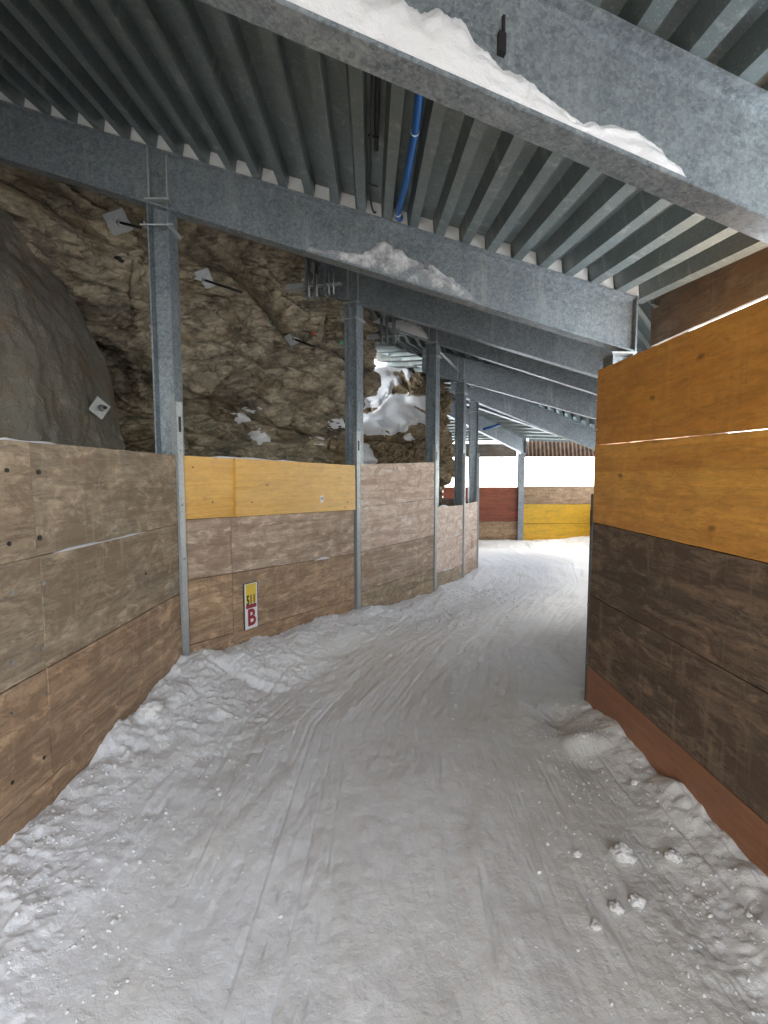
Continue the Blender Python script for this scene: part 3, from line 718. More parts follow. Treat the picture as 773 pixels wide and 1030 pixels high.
def cut_poly(x, y, poly):
    inside = np.zeros(x.shape, bool); n = len(poly)
    for i in range(n):
        x1, y1 = poly[i]; x2, y2 = poly[(i+1)%n]
        c = ((y1 > y) != (y2 > y)); xi = (x2-x1)*(y-y1)/((y2-y1) if y2 != y1 else 1e-9)+x1
        inside ^= c & (x < xi)
    return inside
def dist_poly(x, y, poly):   # signed: positive inside
    d = np.full(x.shape, 1e9); n = len(poly)
    for i in range(n):
        x1, y1 = poly[i]; x2, y2 = poly[(i+1)%n]; L = (x2-x1)**2+(y2-y1)**2+1e-9
        t = np.clip(((x-x1)*(x2-x1)+(y-y1)*(y2-y1))/L, 0, 1)
        d = np.minimum(d, np.hypot(x-x1-t*(x2-x1), y-y1-t*(y2-y1)))
    return np.where(cut_poly(x, y, poly), d, -d)
def make_rock(name, label, lv, nu, nv, amps, seed, mat, smooth=False, flip=False, extra=0):
    c, n, d, f, sh = rock_sheet(lv, nu, nv, amps, seed)
    if extra: d = d+fbm(c[:,0]*1.6, c[:,1]*1.6, c[:,2]*.9, 3, 71)*.09+fbm(c[:,0]*5, c[:,1]*5, c[:,2]*3.2, 6, 72, .6)*.035-.05*np.abs(fbm(c[:,0]*2.4, c[:,1]*2.4, c[:,2]*1.1, 4, 73))-.10+fbm(c[:,0]*14, c[:,1]*14, c[:,2]*11, 5, 74, .65)*.012
    if flip: n = -n
    pts = c+n*d[:,None]
    me = mesh_np(name, pts, f if not flip else f[:,::-1])
    o = link(name, me, mat, None, smooth); tag(o, label, 'rock')
    return o, pts, n, f, sh
Z0 = E-2.6
# main face: paths from near-left to the nose
def L1(dx, dy, nose, lean):  # helper shifting the main path
    return [(-3.4+dx,-6.5),(-3.6+dx,-2.5),(-3.7+dx,1.5-lean),(-3.6+dx,3.8-lean),(-3.3+dx,5.0-lean+dy),(-2.5+dx,5.9-lean+dy),(-1.5+dx,6.6-lean*.8+dy),(-.7+nose*.7,7.1-lean*.6+dy),(nose,7.5-lean*.3+dy),(nose-.35,8.1+dy),(nose-1.4,9.0+dy)]
lv = [(E-2.4, L1(.0,.2,-.75,.0)), (E-.6, L1(.0,.2,-.75,.0)), (E+.3, L1(0,.1,-.72,.0)), (E+.9, L1(0,0,-.55,.1)), (E+1.3, L1(0,0,-.22,.3)), (E+1.7, L1(0,0,.05,.45)),
      (E+2.1, L1(0,0,.12,.6)), (E+2.6, L1(.1,0,0,.8)), (E+3.4, L1(.2,-.1,-.3,1.2)), (E+5, L1(.2,.2,-.8,1.2))]
R1, r1p, r1n, r1f, r1s = make_rock('cliff', 'large brown layered rock face behind the left barrier with drilled anchors', lv, 420, 300, [(1.7, 1.6, .22), (.7, 2.6, .06), (.25, 3.2, .024), (.08, 2.5, .008)], 3, ROCK, flip=False)
# orientation check: normal should point to the camera side
def bvh_of(p, f): return BVHTree.FromPolygons(p.tolist(), f.tolist())
# foreground sprayed mass
ez = [(-2.6, -2.25), (0.1, -2.30), (.8, -2.38), (1.2,-2.52),(1.65, -2.74), (2.0, -3.0), (2.36, -3.25), (3.2, -3.9)]
lv2 = []
for (z, xe) in ez:
    R_x, R_y = 1.35, 1.15; cx, cy_ = xe-R_x, 4.0
    lv2.append((E+z, [(cx+R_x*max(0, math.sin(a))**.55, cy_-R_y*math.copysign(abs(math.cos(a))**.7, math.cos(a))) for a in np.linspace(.02, math.pi-.02, 40)]))
R0, r0p, r0n, r0f, r0s = make_rock('rock_buttress', 'smooth sloping grey buttress at far left behind the nearest barrier', lv2, 220, 260, [(1.0, 1.3, .0)], 21, SHOT, smooth=True, extra=1)
# snowy crag
def L2(top, back):
    return [(-3.0,9.6+back),(-1.6,9.3+back),(-.6,9.35+back),(.3,9.3+back),(.95,9.4+back*.7),(1.32+top,9.75+back*.4),(1.36+top,10.3),(1.1+top,11.2),(.4,12.2),(-1,13.0)]
lv3 = [(E-2.6, L2(-.12,0)), (E-.5, L2(-.14,0)), (E-.15, L2(-.10,.0)), (E+.25, L2(.05,.05)), (E+.7, L2(.06,.12)), (E+1.0, L2(.02,.3)), (E+1.5, L2(.02,.55)), (E+2.0, L2(-.05,.9)), (E+2.5, L2(-.6,1.6)), (E+3.6, L2(-1.5,2.6))]
R2, r2p, r2n, r2f, r2s = make_rock('rock_crag', 'brown broken crag half covered in snow behind the third column', lv3, 340, 320, [(.8, 1.2, .12), (.33, 1.5, .05), (.13, 1.8, .015)], 33, ROCK2)
BV = {'r1': bvh_of(r1p, r1f), 'r0': bvh_of(r0p, r0f), 'r2': bvh_of(r2p, r2f)}
def hit(px, py, which):
    o = Vector((0, 0, E)); d = ray(px, py).normalized(); r = BV[which].ray_cast(o, d)
    if r[0] is None: return P(px, py, 6.5), -d
    n = r[1]; return r[0], (n if n.dot(d) < 0 else -n)
# snow lying on the rocks
def snow_patch(label, pts, nrm, f, sh, poly, thick, wob=3.0, seed=0, ymax=11.0):
    px, py = proj(pts); x0, x1 = min(p[0] for p in poly)-6, max(p[0] for p in poly)+6; y0, y1 = min(p[1] for p in poly)-6, max(p[1] for p in poly)+6
    sel = (px > x0) & (px < x1) & (py > y0) & (py < y1)
    sel &= (pts[:,1] < ymax); D = np.full(len(pts), -9.0); D[sel] = dist_poly(px[sel], py[sel], poly)
    D = D+fbm(pts[:,0]*7, pts[:,1]*7, pts[:,2]*9, 4, seed)*wob*1.4+(1.6 if thick < .036 else 0)
    cam_side = (pts[:,0]*nrm[:,0]+pts[:,1]*nrm[:,1]+(pts[:,2]-E)*nrm[:,2])
    s = np.sign(np.median(cam_side[D > -1])) if (D > -1).any() else 1
    n = nrm*(-s)
    if n[D > -1].size == 0: return None
    # smooth the rock under the snow a little
    P3 = pts.reshape(sh[0], sh[1], 3).copy(); S = P3.copy()
    for _ in range(10):
        S[1:-1,1:-1] = (S[:-2,1:-1]+S[2:,1:-1]+S[1:-1,:-2]+S[1:-1,2:])/4
    S = S.reshape(-1, 3); t = sstep(0, 4.5, D)
    q = pts*(1-t[:,None])+np.where(True, S, S)*t[:,None]+n*((t*thick-.03*(1-sstep(-1.0, 0.6, D))))[:,None]
    q[:,2] += t*thick*.3; D = np.where(sel, D, -9)
    keep = (D[f] > -1.0).all(1)
    ff = f[keep]
    if len(ff) < 4: return None
    par = {}
    def fd(a):
        while par.setdefault(a, a) != a: par[a] = par[par[a]]; a = par[a]
        return a
    for q_ in ff.tolist():
        r0_ = fd(q_[0])
        for z_ in q_[1:]: par[fd(z_)] = r0_
    roots = np.array([fd(q_[0]) for q_ in ff.tolist()]); vals, cnt = np.unique(roots, return_counts=True); ff = ff[roots == vals[cnt.argmax()]]
    used = np.unique(ff); mp_ = np.full(len(pts), -1); mp_[used] = np.arange(len(used))
    me = mesh_np('snow_patch', q[used], mp_[ff]); o = link('snow_patch', me, SNOW_CLEAN, None, True)
    tag(o, label, 'snow', 'snow patches on the rocks'); return o
zc = lambda L: [(350+x*.194, 330+y*.194) for x, y in L]
snow_patch('big snow field in the middle of the crag', r2p, r2n, r2f, r2s, zc([(20,470),(150,420),(215,345),(330,345),(450,350),(450,500),(330,505),(300,540),(190,565),(110,560),(60,560),(10,520)]), .07, 2.2, 1)
snow_patch('snow slope on the upper crag beside the rock nose', r2p, r2n, r2f, r2s, zc([(60,290),(170,60),(250,20),(330,40),(420,110),(420,190),(330,215),(340,240),(310,280),(240,300),(225,350),(170,420),(60,420)]), .08, 2.0, 2)
snow_patch('narrow snow streak low on the left of the crag', r2p, r2n, r2f, r2s, zc([(40,590),(115,600),(160,700),(120,720),(60,720)]), .05, 2, 3)
snow_patch('snow wedge on the crag right of the third column', r2p, r2n, r2f, r2s, zc([(440,200),(490,240),(550,325),(470,325),(440,300)]), .05, 1.6, 4)
snow_patch('small snow patch under the big snow field', r2p, r2n, r2f, r2s, zc([(280,560),(325,540),(358,582),(295,592)]), .04, 1.3, 5)
for i, (lb, pl) in enumerate((('small snow patch low on the rock face nearest the yellow panel', [(250,436),(258,428),(266,434),(272,444),(262,447)]),
        ('thin snow fleck left on the rock face above the yellow panel', [(232,416),(246,416),(252,423),(240,426)]),
        ('tiny snow fleck highest on the lower rock face', [(244,410),(254,408),(264,412),(256,416)]),
        ('broad snow patch on the rock face left of the second column', [(303,430),(312,426),(330,430),(337,438),(334,446),(318,446),(306,438)]),
        ('snow fleck under the broad patch on the rock face', [(308,446),(316,448),(313,454),(307,452)]),
        ('snow fleck hanging right beside the second column foot', [(328,424),(345,421),(347,429),(336,431)]))):
    snow_patch(lb, r1p, r1n, r1f, r1s, pl, .035, 1.5, 20+i)

# rock anchors
G_A = 'square plate rock anchors'
def anchor(label, px, py, which, rod_px, rod_len, rot, s=.075):
    h, n = hit(px, py, which); n = (n*.5-ray(px, py).normalized()*.7+Vector((0, 0, -.1))).normalized()
    t = empty('rock_anchor', h, label, 'rock anchor', G_A)
    a = n.orthogonal().normalized(); a = (Vector((1, 0, 0))-n*n.x).normalized(); b = n.cross(a)
    a2 = a*math.cos(rot)+b*math.sin(rot); b2 = -a*math.sin(rot)+b*math.cos(rot)
    c = h+n*.07; m = MB(); m.box(c, a2*s, b2*s, n*.006); m.build('plate', STEEL2, t, bevel=.001)
    e = P(rod_px[0], rod_px[1], (h+n*rod_len).y)
    m = MB(); dd = (e-c).normalized(); m.tube([h-dd*.1, c+dd*.001, e], .013, 8); m.build('threaded_rod', BLACK, t, True)
    m = MB(); m.tube([c+dd*.008, c+dd*.045], .028, 6); m.build('nut', BOLT, t)
anchor('square anchor plate high on the rock left of the first column', 118, 221, 'r1', (142, 229), .35, .15, .10)
anchor('square anchor plate with long rod right of the first column', 204, 280, 'r1', (243, 294), .5, .2, .10)
anchor('tilted anchor plate near the orange and green paint marks', 296, 343, 'r1', (317, 349), .4, .6, .085)
anchor('diamond shaped anchor plate on the smooth grey buttress', 95, 410, 'r0', (107, 410), .10, .8, .07)
# paint marks and drill hole on the rock
k = NT('orange_paint'); ORP = k.out((.60,.16,.08), .7)
k = NT('green_paint'); GRP = k.out((.10,.35,.24), .7)
def mark(name, px, py, r, mat, seed):
    h, n = hit(px, py, 'r1'); a = n.orthogonal().normalized(); b = n.cross(a); rs = random.Random(seed); v = [h+n*.03]; N = 14
    for i in range(N):
        q = 2*math.pi*i/N; o = h+(a*math.cos(q)+b*math.sin(q))*r*rs.uniform(.5, 1.2)+n*.2
        hh = BV['r1'].ray_cast(o, -n); v.append((hh[0]+n*.006) if hh[0] is not None and (hh[0]-(o-n*.2)).length < .03 else o-n*.185)
    me = mesh_np(name, [tuple(p) for p in v], [(0, 1+i, 1+(i+1)%N) for i in range(N)])
    o = link(name, me, mat, R1)
    return o
mark('orange_paint_mark', 316, 336, .04, ORP, 1); mark('green_paint_mark', 343, 345, .035, GRP, 2); mark('green_paint_mark', 272, 324, .022, GRP, 3)
mark('drill_hole', 119, 259, .055, BLACK, 4)

# ---------------------------------------------------------------- terrain outside
def terrain():
    xs = np.concatenate([-np.geomspace(3000, 6, 40), np.linspace(-5, 8, 40), np.geomspace(9, 3000, 44)])
    ys = np.concatenate([-np.geomspace(3000, 4, 40), np.linspace(-3, 18, 44), np.geomspace(19, 3000, 44)])
    X, Y = np.meshgrid(xs, ys, indexing='ij'); Z = floor_z(Y)-.32
    out = np.maximum(0, np.maximum(X-2.4-np.maximum(0, (Y-3)*.45).clip(0, 4.5), Y-14.2))
    Z = Z-.25*np.minimum(out, 1.2)-np.minimum(out, 60)*.12-np.clip(out-60, 0, 900)*.12
    lf = np.maximum(0, -X-4.5)
    Z = Z+np.minimum(lf, 40)*.9+fbm(X*.05, Y*.05, oct=4, seed=3)*np.minimum(np.hypot(X, Y)*.02, 6)
    c = np.stack([X, Y, Z], 2).reshape(-1, 3)
    return mesh_np('snow_ground', c, grid_faces(len(xs), len(ys)))
o = link('snow_ground', terrain(), SNOW_OUT, None, True); tag(o, 'open snow slope outside the gallery', kind='structure')

# ---------------------------------------------------------------- trodden piste inside
def poly_x(path, Y):
    p = np.array(path); o = np.argsort(p[:,1]); return np.interp(Y, p[o,1], p[o,0])
def left_x(Y):
    return np.interp(Y, [-6.2, 1.95, 3.5, 5.43, 6.7, 8.05, 8.95, 10, 11, 12, 13.4], [-1.66,-1.57,-1.515,-.30,.72,1.35,1.78,1.7,1.3,.9,.7])
def right_x(Y):
    return np.interp(Y, [-6.2, 3.1, 3.2, 3.35, 4.85, 5.85, 7.3, 9.6, 11.3, 13.4], [1.7,1.40,1.42,1.5,2.95,4.05,4.9,5.8,6.1,6.2])
def floor_height(X, Y, fine=True):
    z = floor_z(Y)
    xl, xr = left_x(Y), right_x(Y)
    dl = X-xl; 
    # distance to left wall across its direction
    sl = np.gradient(np.interp(np.linspace(-3, 14, 500), [-3,1.95,3.5,5.43,6.7,8.05,8.95,10,14],[-1.62,-1.57,-1.515,-.30,.72,1.35,1.78,1.7,1.3]), 17/499)
    ang = np.interp(Y, np.linspace(-3, 14, 500), sl); dl = dl/np.sqrt(1+np.clip(ang, 0, 2)**2)
    hb = np.interp(Y, [-3, 1.0, 1.9, 2.6, 3.4, 4.2, 5.4, 6.7, 8, 9, 13], [.04, .05, .09, .16, .25, .22, .17, .12, .09, .08, .1])
    wb = np.interp(Y, [-3, 1.5, 3.4, 5.4, 8, 13], [.8, .8, .75, .6, .45, .5])
    lump = fbm(X*3.1, Y*3.1, oct=3, seed=41)
    bank = hb*(1-sstep(0, 1, (dl-.02+lump*.10)/wb))
    z = z+bank*(1+.35*lump)
    # right: hollow beside the barrier end and a soft ridge
    dr = 1.45-X; near = (1-sstep(3.15, 3.6, Y))
    z = z+near*(.12*np.exp(-(dr/.20)**2)*(1+.45*fbm(X*2+5, Y*4.2, oct=3, seed=8)+.25*fbm(X*9+5, Y*9, oct=3, seed=18))+.03*np.exp(-((dr-.5)/.08)**2)*sstep(2.0, 3.0, Y))
    z = z+near*.075*np.exp(-(((X-1.17)/.13)**2+((Y-2.72)/.10)**2)) - near*.05*np.exp(-(((X-1.15)/.1)**2+((Y-3.05)/.14)**2))
    # far bank in front of the far barrier
    z = z+.16*sstep(12.2, 12.95, Y+.3*fbm(X*2, Y*2, oct=3, seed=12))+.12*sstep(4.5, 5.8, X)*sstep(9.5, 12.5, Y)
    z = z+fbm(X*.7, Y*.7, oct=3, seed=2)*.035
    # skiing tracks following the lane
    cx = np.interp(Y, [0, 3, 4.5, 6, 8, 10, 13], [.0, .12, .55, 1.35, 2.6, 3.3, 3.4]); cx = np.convolve(np.pad(cx.ravel(), 3, 'edge'), np.ones(7)/7, 'valid').reshape(Y.shape) if cx.ndim == 1 else cx
    q = X-cx
    tr = fbm(q*9+fbm(X*.6, Y*.6, oct=2, seed=5)*1.5, Y*.55, oct=3, seed=61)
    z = z+tr*.007*(.4+sstep(-.3,.4,fbm(X*.8, Y*.8, oct=2, seed=66)))
    z = z+fbm(q*4.2+fbm(X*1.1, Y*1.1, oct=2, seed=6)*.8, Y*.8, oct=4, seed=63)*.020+fbm(q*15, Y*3.2, oct=4, seed=64, gain=.6)*.009*sstep(-.25,.35,fbm(X*1.2+7, Y*.9, oct=2, seed=67))
    tr2 = vnoise(q*30+Y*1.3, Y*.35, seed=77); mk = lambda sd, th: sstep(th, th+.25, fbm(X*.9+sd, Y*.5, oct=2, seed=sd))
    z = z-.005*sstep(.5, .85, tr2)*mk(101, .05)
    tr3 = vnoise(q*24-Y*2.1+40, Y*.3, seed=78); z = z-.004*sstep(.55, .9, tr3)*mk(102, .1)
    tr4 = vnoise(q*17+Y*.3+10, Y*.22, seed=79); z = z-.009*np.exp(-((tr4-.3)/.05)**2)*mk(103, .05)
    if fine:
        rough = .25+.75*sstep(1.3, .3, dl)+.6*sstep(.75, .2, np.abs(dr))*near
        rough = np.clip(rough*(.8+.7*fbm(X*1.3, Y*1.3, oct=2, seed=90)), .15, 1.6)
        z = z+fbm(X*11, Y*11, oct=4, seed=15, gain=.6)*.015*rough
        # crumbly granules
        g = np.maximum(0, vnoise(X*26, Y*26, seed=31)); g2 = np.maximum(0, vnoise(X*48, Y*48, seed=32)-.1); g0 = np.maximum(0, vnoise(X*13, Y*15, seed=30)-.25)
        z = z+(g**1.5*.018+g2*.010+g0*.018)*np.clip(rough-.35, 0, 1.2)
    return z
NYv, NX = 860, 520
ys = np.concatenate([np.linspace(-6.2, .75, 60)[:-1], np.geomspace(.75, 13.3, NYv)])
s = np.linspace(0, 1, NX)
Yg = np.repeat(ys[:,None], NX, 1); xl = left_x(ys)-.06; xr = right_x(ys)+.10
Xg = xl[:,None]+(xr-xl)[:,None]*s[None,:]
Zg = floor_height(Xg, Yg)
c = np.stack([Xg, Yg, Zg], 2).reshape(-1, 3)
me = mesh_np('piste', c, grid_faces(len(ys), NX)[:,::-1])
dl = Xg-left_x(Yg)
dirt_shade = .6*np.exp(-((Xg-.25-.12*Yg)/.9)**2)*(1-sstep(2.6, 4.6, Yg))+.55*(1-sstep(.4, 1.3, np.abs(1.5-Xg)))*(1-sstep(3.0, 4.2, Yg))+.5*np.exp(-((dl-.75)/.22)**2)*(1-sstep(3.5, 5.5, Yg))*(.5+fbm(Xg*3, Yg*3, oct=3, seed=4))  # dirt tint, limited to the near floor to paint in its lower light
dirt_shade = dirt_shade+.35*np.clip(fbm(Xg*5, Yg*2, oct=4, seed=44), 0, 1)
a = me.attributes.new('dirt_shade', 'FLOAT', 'POINT'); a.data.foreach_set('value', np.clip(dirt_shade, 0, 1).ravel().astype(np.float32))
o = link('piste', me, SNOW_FLOOR, None, True); tag(o, 'trodden snow track winding through the gallery', kind='structure')
def ground(x, y): return float(floor_height(np.array([[x]]), np.array([[y]]))[0,0])
def hit_floor(px, py):
    d = ray(px, py); z = E-1.55
    for _ in range(12):
        k_ = (z-E)/d.z; z = ground(d.x*k_, d.y*k_)
    return Vector((d.x*k_, d.y*k_, z))
# snow clumps
def clump(label, px, py, r, seed, flat=.7, name='snow_clump'):
    p = hit_floor(px, py); bm = bmesh.new(); bmesh.ops.create_icosphere(bm, subdivisions=4, radius=1)
    v = np.array([x.co[:] for x in bm.verts]); d = 1+.55*fbm(v[:,0]*1.5+seed, v[:,1]*1.5, v[:,2]*1.5, 3, seed)+.30*fbm(v[:,0]*4+seed, v[:,1]*4, v[:,2]*4, 4, seed+7)
    for x, k_ in zip(bm.verts, d): x.co = Vector((p.x+x.co.x*r*k_*1.05, p.y+x.co.y*r*k_, p.z+x.co.z*r*k_*flat*1.15+r*.3))
    me = bpy.data.meshes.new(name); bm.to_mesh(me); bm.free(); o = link(name, me, SNOW_CRUMB, None, True); tag(o, label, 'snow clump', 'loose snow clumps on the track'); return o
clump('largest loose snow clump on the right side of the track', 627, 862, .042, 1)
clump('rounded snow clump nearest the red brown base board', 677, 863, .027, 2)
clump('snow clump below the largest clump', 641, 908, .026, 3, .6)
clump('low snow clump left of a similar clump in the right foreground', 621, 914, .024, 4, .6)
clump('small snow clump left of the largest clump', 581, 860, .014, 5)
clump('small snow clump in front of the mound by the barrier', 638, 788, .016, 6)
clump('tiny snow clump under the guard post of the ochre barrier', 587, 740, .016, 7, .5)
clump('low snow crumb near the bottom right corner', 600, 932, .018, 8, .5)
# angular chunk by the left wall
clump('angular snow block leaning on the grey barrier near the first post', 152, 716, .062, 23, .75, name='snow_block')
# crumbs
bm0 = bmesh.new(); bmesh.ops.create_icosphere(bm0, subdivisions=1, radius=1); iv = np.array([v.co[:] for v in bm0.verts]); ifc = np.array([[v.index for v in f.verts] for f in bm0.faces]); bm0.free()
N = 8000; Yc = RNG.uniform(1.25, 7.5, N)**1.0; side = RNG.rand(N); 
dlc = np.abs(RNG.normal(.0, .42, N))+.05; Xc = left_x(Yc)+dlc*np.where(Yc > 3.5, 1.3, 1.0)
rt = side > .86; Yc = np.where(rt, RNG.uniform(1.2, 3.4, N), Yc); Xc = np.where(rt, 1.38-np.abs(RNG.normal(0, .38, N)), Xc)
Rc = RNG.lognormal(math.log(.0032), .5, N).clip(.0015, .009)
Zc = floor_height(Xc[None,:], Yc[None,:])[0]
rot = RNG.uniform(.7, 1.25, (N, 1, 3)); jit = RNG.uniform(.6, 1.25, (N, len(iv), 1))
vv = (iv[None]*jit*rot*Rc[:,None,None])+np.stack([Xc, Yc, Zc+Rc*.05], 1)[:,None,:]
ff = (ifc[None]+(np.arange(N)*len(iv))[:,None,None]).reshape(-1, 3)
me = mesh_np('snow_crumbs', vv.reshape(-1, 3), ff); o = link('snow_crumbs', me, SNOW_CRUMB, None, False); tag(o, 'fine loose crumbs of snow scattered over the banks', kind='stuff')

# ---------------------------------------------------------------- snow on beams
def beam_snow(label, bi, side_sign, us, hs, seed, base_z=.016, W=BW, thin=False, mat=None):
    """drift lying on the lower flange against the web"""
    b = BEAMS[bi]; d, sd_ = b[4], b[5]
    s = sd_ if sd_.y < 0 else -sd_
    n = 260; u = np.linspace(us[0], us[-1], n); h = np.interp(u, us, hs); nn = fbm(u*9, u*0+seed, oct=5, seed=seed, gain=.6)
    nn = nn*(1.0 if thin else 1.5)+.35*fbm(u*3, u*0+seed+2, oct=3, seed=seed+3); h = np.maximum(.0, h*(1+.22*nn)+.004*nn); rows = 14; co = []
    for i in range(n):
        p = b[0]+d*((u[i]-b[0].x)/d.x)
        hh = max(h[i], .001); th = .004+hh*.05 if thin else min(W/2-.004, .022+hh*.42)
        for j in range(rows):
            a = j/(rows-1)*math.pi/2
            off = .004+th*math.cos(a)**.75; z = base_z-.001+hh*math.sin(a)**1.1
            wob = 1+.16*float(vnoise(np.array([u[i]*22.]), np.array([j*.9]), seed=seed)[0])
            q = p+s*(min(off*wob, W/2-.003) if j < rows-1 else .003)+Vector((0, 0, z)); co.append(tuple(q))
    me = mesh_np('snow_drift', co, grid_faces(n, rows)); o = link('snow_drift', me, mat or SNOW_CLEAN, None, True)
    tag(o, label, 'snow', 'snow drifts lying on beams'); return o
def beam_u(bi, px, py):
    """plan X where the picture column px meets beam bi"""
    b = BEAMS[bi]; d = b[4]; r = ray(px, py); a = r.x/r.y
    # b0.x + d.x t = a (b0.y + d.y t)
    t = (a*b[0].y-b[0].x)/(d.x-a*d.y); return (b[0]+d*t).x
u1 = [beam_u(1, x, 60) for x in (235, 273, 330, 373, 425, 461, 484, 502, 544, 580, 600, 621, 642, 663, 683, 694)]
beam_snow('thick clean snow drift lying on the nearest beam flange', 1, 1, u1, [.10, .12, .145, .16, .19, .19, .15, .12, .075, .055, .075, .085, .085, .075, .045, 0], 5)
u2 = [beam_u(2, x, 270) for x in (300, 330, 350, 366, 380, 392, 405, 420, 440, 455, 470, 482)]
k = NT('frosty_snow'); p = k.world(); al = k.ramp(k.noise(p, 7, 7, .68, .3), [(.36, 0.0), (.62, .80)]); k.l(al, k.b.inputs['Alpha']); k.bump(k.noise(p, 60, 4), .5, .01); FROST = k.out((.78,.79,.81), .7)
beam_snow('thin frosty snow smear on the web of the second beam', 2, 1, u2, [.02, .06, .09, .13, .20, .23, .22, .17, .17, .14, .08, .02], 9, thin=True, mat=FROST)
u4 = [beam_u(4, x, 340) for x in (376, 384, 392, 404, 414, 424, 432)]
beam_snow('snow lump under the left end of the fourth beam', 4, 1, u4, [.02, .12, .1, .14, .2, .16, .03], 13)
# clip on beam 1
t = empty('beam_clip', P(503, 40, 1.5), 'dark metal clip sticking out of the nearest beam above the snow', 'clip')
b = BEAMS[1]; s_ = b[5] if b[5].y < 0 else -b[5]; ux = beam_u(1, 503, 45); pp = b[0]+b[4]*((ux-b[0].x)/b[4].x)+s_*.012
zz_ = P(503, 45, pp.y).z
m = MB(); m.box(Vector((pp.x, pp.y, zz_)), b[4]*.012, s_*.012, Vector((.0, 0, .030))); m.build('hook', BLACK, t); m = MB(); m.box(Vector((pp.x+.006, pp.y, zz_+.055)), b[4]*.004, s_*.006, Vector((0, 0, .028))); m.build('tongue', BLACK, t)
ux = beam_u(2, 429, 268); b = BEAMS[2]; pp = b[0]+b[4]*((ux-b[0].x)/b[4].x); s_ = b[5] if b[5].y < 0 else -b[5]; zz_ = P(429, 268, pp.y).z
t = empty('beam_clip', Vector((pp.x, pp.y, zz_)), 'small grey clip on the second beam right of the frosty snow', 'clip'); m = MB(); m.box(Vector((pp.x, pp.y, zz_))+s_*.012, b[4]*.018, s_*.012, Vector((0,0,.028))); m.build('hook', BOLT, t)

# thin snow on ledges of the boards
def ledge_snow(label, A, B, z0, z1_, nrm, w=.02, h=.012, seed=0):
    n = max(20, int(math.hypot(B[0]-A[0], B[1]-A[1])/.012)); co = []; nr_ = Vector((nrm[0], nrm[1], 0)).normalized()
    for i in range(n):
        q = i/(n-1); k_ = math.sin(math.pi*min(1, q*8, (1-q)*8)/2)*(.6+.55*float(vnoise(np.array([q*n*.09]), np.array([seed*1.7]), seed=seed)[0]))
        k_ = max(k_, .05); p = Vector((A[0]+(B[0]-A[0])*q, A[1]+(B[1]-A[1])*q, z0+(z1_-z0)*q))
        for (a_, b_) in ((-w, -.001), (-w*.7, h*.8), (0, h), (w*.7*k_, h*.7), (w*k_, -.002)): co.append(tuple(p+nr_*a_+Vector((0, 0, b_*k_ if b_ > 0 else b_))))
    me = mesh_np('snow_strip', co, grid_faces(n, 5)); o = link('snow_strip', me, SNOW_CLEAN, None, True); tag(o, label, 'snow', 'thin snow strips on board edges')
def seg(A, B, xa, xb):
    a = on_face(xa, 500, A, B); b = on_face(xb, 500, A, B); return (a.x, a.y), (b.x, b.y)
def zl(A, B, za, zb, p): q = math.hypot(p[0]-A[0], p[1]-A[1])/math.hypot(B[0]-A[0], B[1]-A[1]); return za+(zb-za)*q
def strip(label, A, B, za, zb, nrm, xa, xb, **kw):
    a, b = seg(A, B, xa, xb); ledge_snow(label, a, b, zl(A, B, za, zb, a), zl(A, B, za, zb, b), nrm, **kw)
strip('thin snow line in the upper seam of the nearest grey barrier', A1, B1, z1[1]-.002, z1b[1]-.002, (1,0), 50, 146, w=.010, h=.010, seed=3)
strip('snow dusting along the top edge of the nearest grey barrier', A1, B1, z1[0]-.001, z1b[0]-.001, (1,0), 2, 60, w=.013, h=.012, seed=4)
strip('snow dusting on top of the yellow panels', A2, B2, z2a[0], z2b[0], n2, 212, 300, w=.014, h=.016, seed=6)
strip('short snow line under the middle board beside the second post', A2, B2, z2a[2]-.003, z2b[2]-.003, n2, 316, 332, w=.012, h=.02, seed=7)
strip('snow line in the seam of the low stepped barrier', A4, B4, z4a[1], z4b[1], n4, 443, 463, w=.02, h=.02, seed=8)
strip('snow line in the lower seam of the low stepped barrier', A4, B4, z4a[2], z4b[2], n4, 446, 458, w=.02, h=.015, seed=9)
strip('snow tuft on top of the low stepped barrier', A4, B4, z4a[0], z4b[0], n4, 443, 450, w=.03, h=.03, seed=10)
k = NT('ice_line'); ICE = k.out((.8,.82,.85), .4)
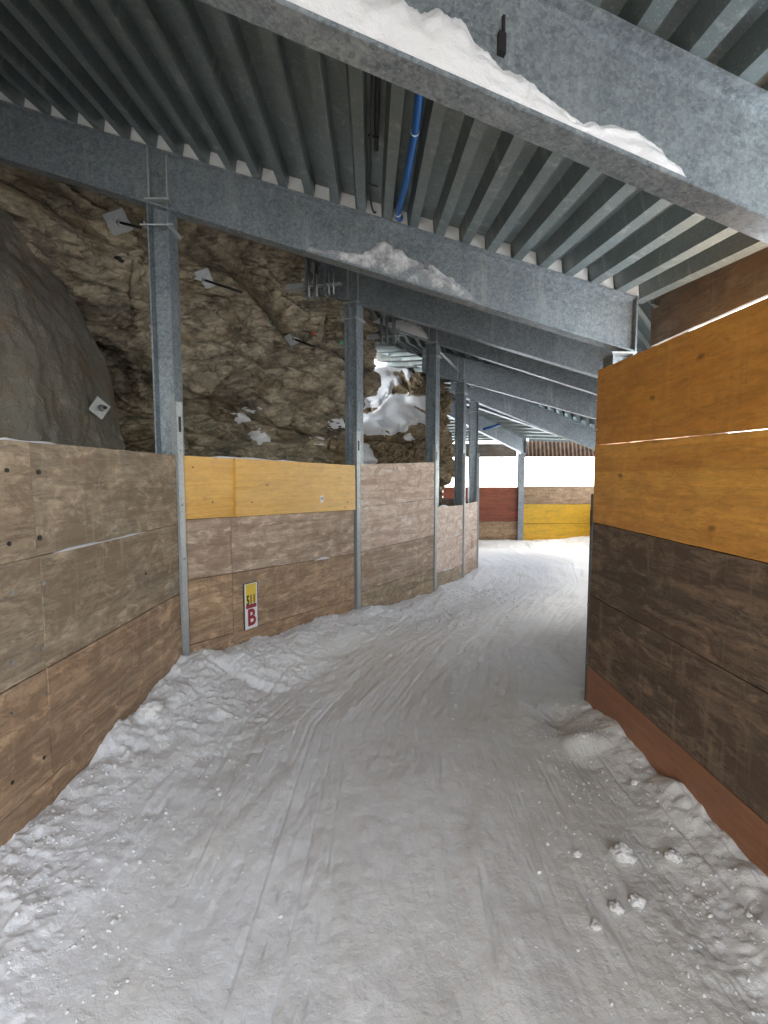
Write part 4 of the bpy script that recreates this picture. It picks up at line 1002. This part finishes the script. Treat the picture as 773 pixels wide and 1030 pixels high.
# ---------------------------------------------------------------- the sign
k = NT('sign_yellow'); SY = k.out((.75,.55,.08), .4)
k = NT('sign_white'); SW = k.out((.78,.77,.78), .4)
k = NT('sign_red'); SRD = k.out((.30,.03,.035), .4)
k = NT('sign_black'); SBK = k.out((.03,.03,.025), .5)
N2 = Vector((n2[0], n2[1], 0)).normalized(); D2 = Vector((B2[0]-A2[0], B2[1]-A2[1], 0)).normalized()
tl = on_face(245.3, 588.5, A2, B2); tr = on_face(257.8, 585, A2, B2); blc = on_face(245.3, 636, A2, B2)
Wd = (tr-tl).length; Wd = Vector((tr.x-tl.x, tr.y-tl.y, 0)).length; Hh = tl.z-blc.z-.012; ctr = Vector(((tl.x+tr.x)/2, (tl.y+tr.y)/2, tl.z-Hh/2+.004))+N2*.004
t = empty('trail_sign', ctr-Vector((0,0,Hh/2)), 'small white and yellow sign reading 511 and B on the boards', 'sign')
def plate(name, u0, u1, v0, v1, o, th, mat):
    m = MB(); m.box(ctr+D2*((u0+u1)/2*Wd)+Vector((0,0,(v0+v1)/2*Hh))+N2*o, D2*(abs(u1-u0)/2*Wd), N2*th, Vector((0,0,abs(v1-v0)/2*Hh))); return m.build(name, mat, t)
plate('frame', -.56, .56, -.5, .515, .001, .003, SBK)
plate('panel', -.5, .5, -.5, .5, .004, .0025, SW)
plate('yellow_field', -.42, .40, .06, .485, .0072, .001, SY)
plate('red_band', -.42, .42, -.045, .04, .0072, .001, SRD)
def text(s, h, u, v, mat, name, sx=1.0, bold=.0, o=.0087):
    cu = bpy.data.curves.new(name, 'FONT'); cu.body = s; cu.size = 1; cu.extrude = .0; cu.align_x = 'CENTER'; cu.align_y = 'CENTER'; cu.offset = bold
    tmp = bpy.data.objects.new('tmp', cu); COL.objects.link(tmp); bpy.context.view_layer.update()
    me = bpy.data.meshes.new_from_object(tmp.evaluated_get(bpy.context.evaluated_depsgraph_get())); bpy.data.objects.remove(tmp)
    Z = Vector((0, 0, 1)); M = Matrix(((D2.x*h*sx, Z.x*h, N2.x, 0), (D2.y*h*sx, Z.y*h, N2.y, 0), (D2.z*h*sx, Z.z*h, N2.z, 0), (0, 0, 0, 1)))
    me.transform(M); me.transform(Matrix.Translation(ctr+D2*u*Wd+Z*v*Hh+N2*o)); me.materials.clear()
    return link(name, me, mat, t)
text('511', .115, -.02, .125, SBK, 'number', .60, .035)
text('B', .20, .0, -.27, SRD, 'letter', .85, .03)
# sticker on the yellow panel
q = on_face(322, 502, A2, B2)+N2*.026; t2 = empty('sticker', q, 'small white sticker on the long yellow panel', 'sticker')
m = MB(); m.box(q, D2*.022, N2*.0008, Vector((0,0,.035))); m.build('paper', SW, t2); m = MB(); m.box(q+N2*.0014+Vector((0,0,.006)), D2*.008, N2*.0004, Vector((0,0,.012))); m.build('mark', SBK, t2)
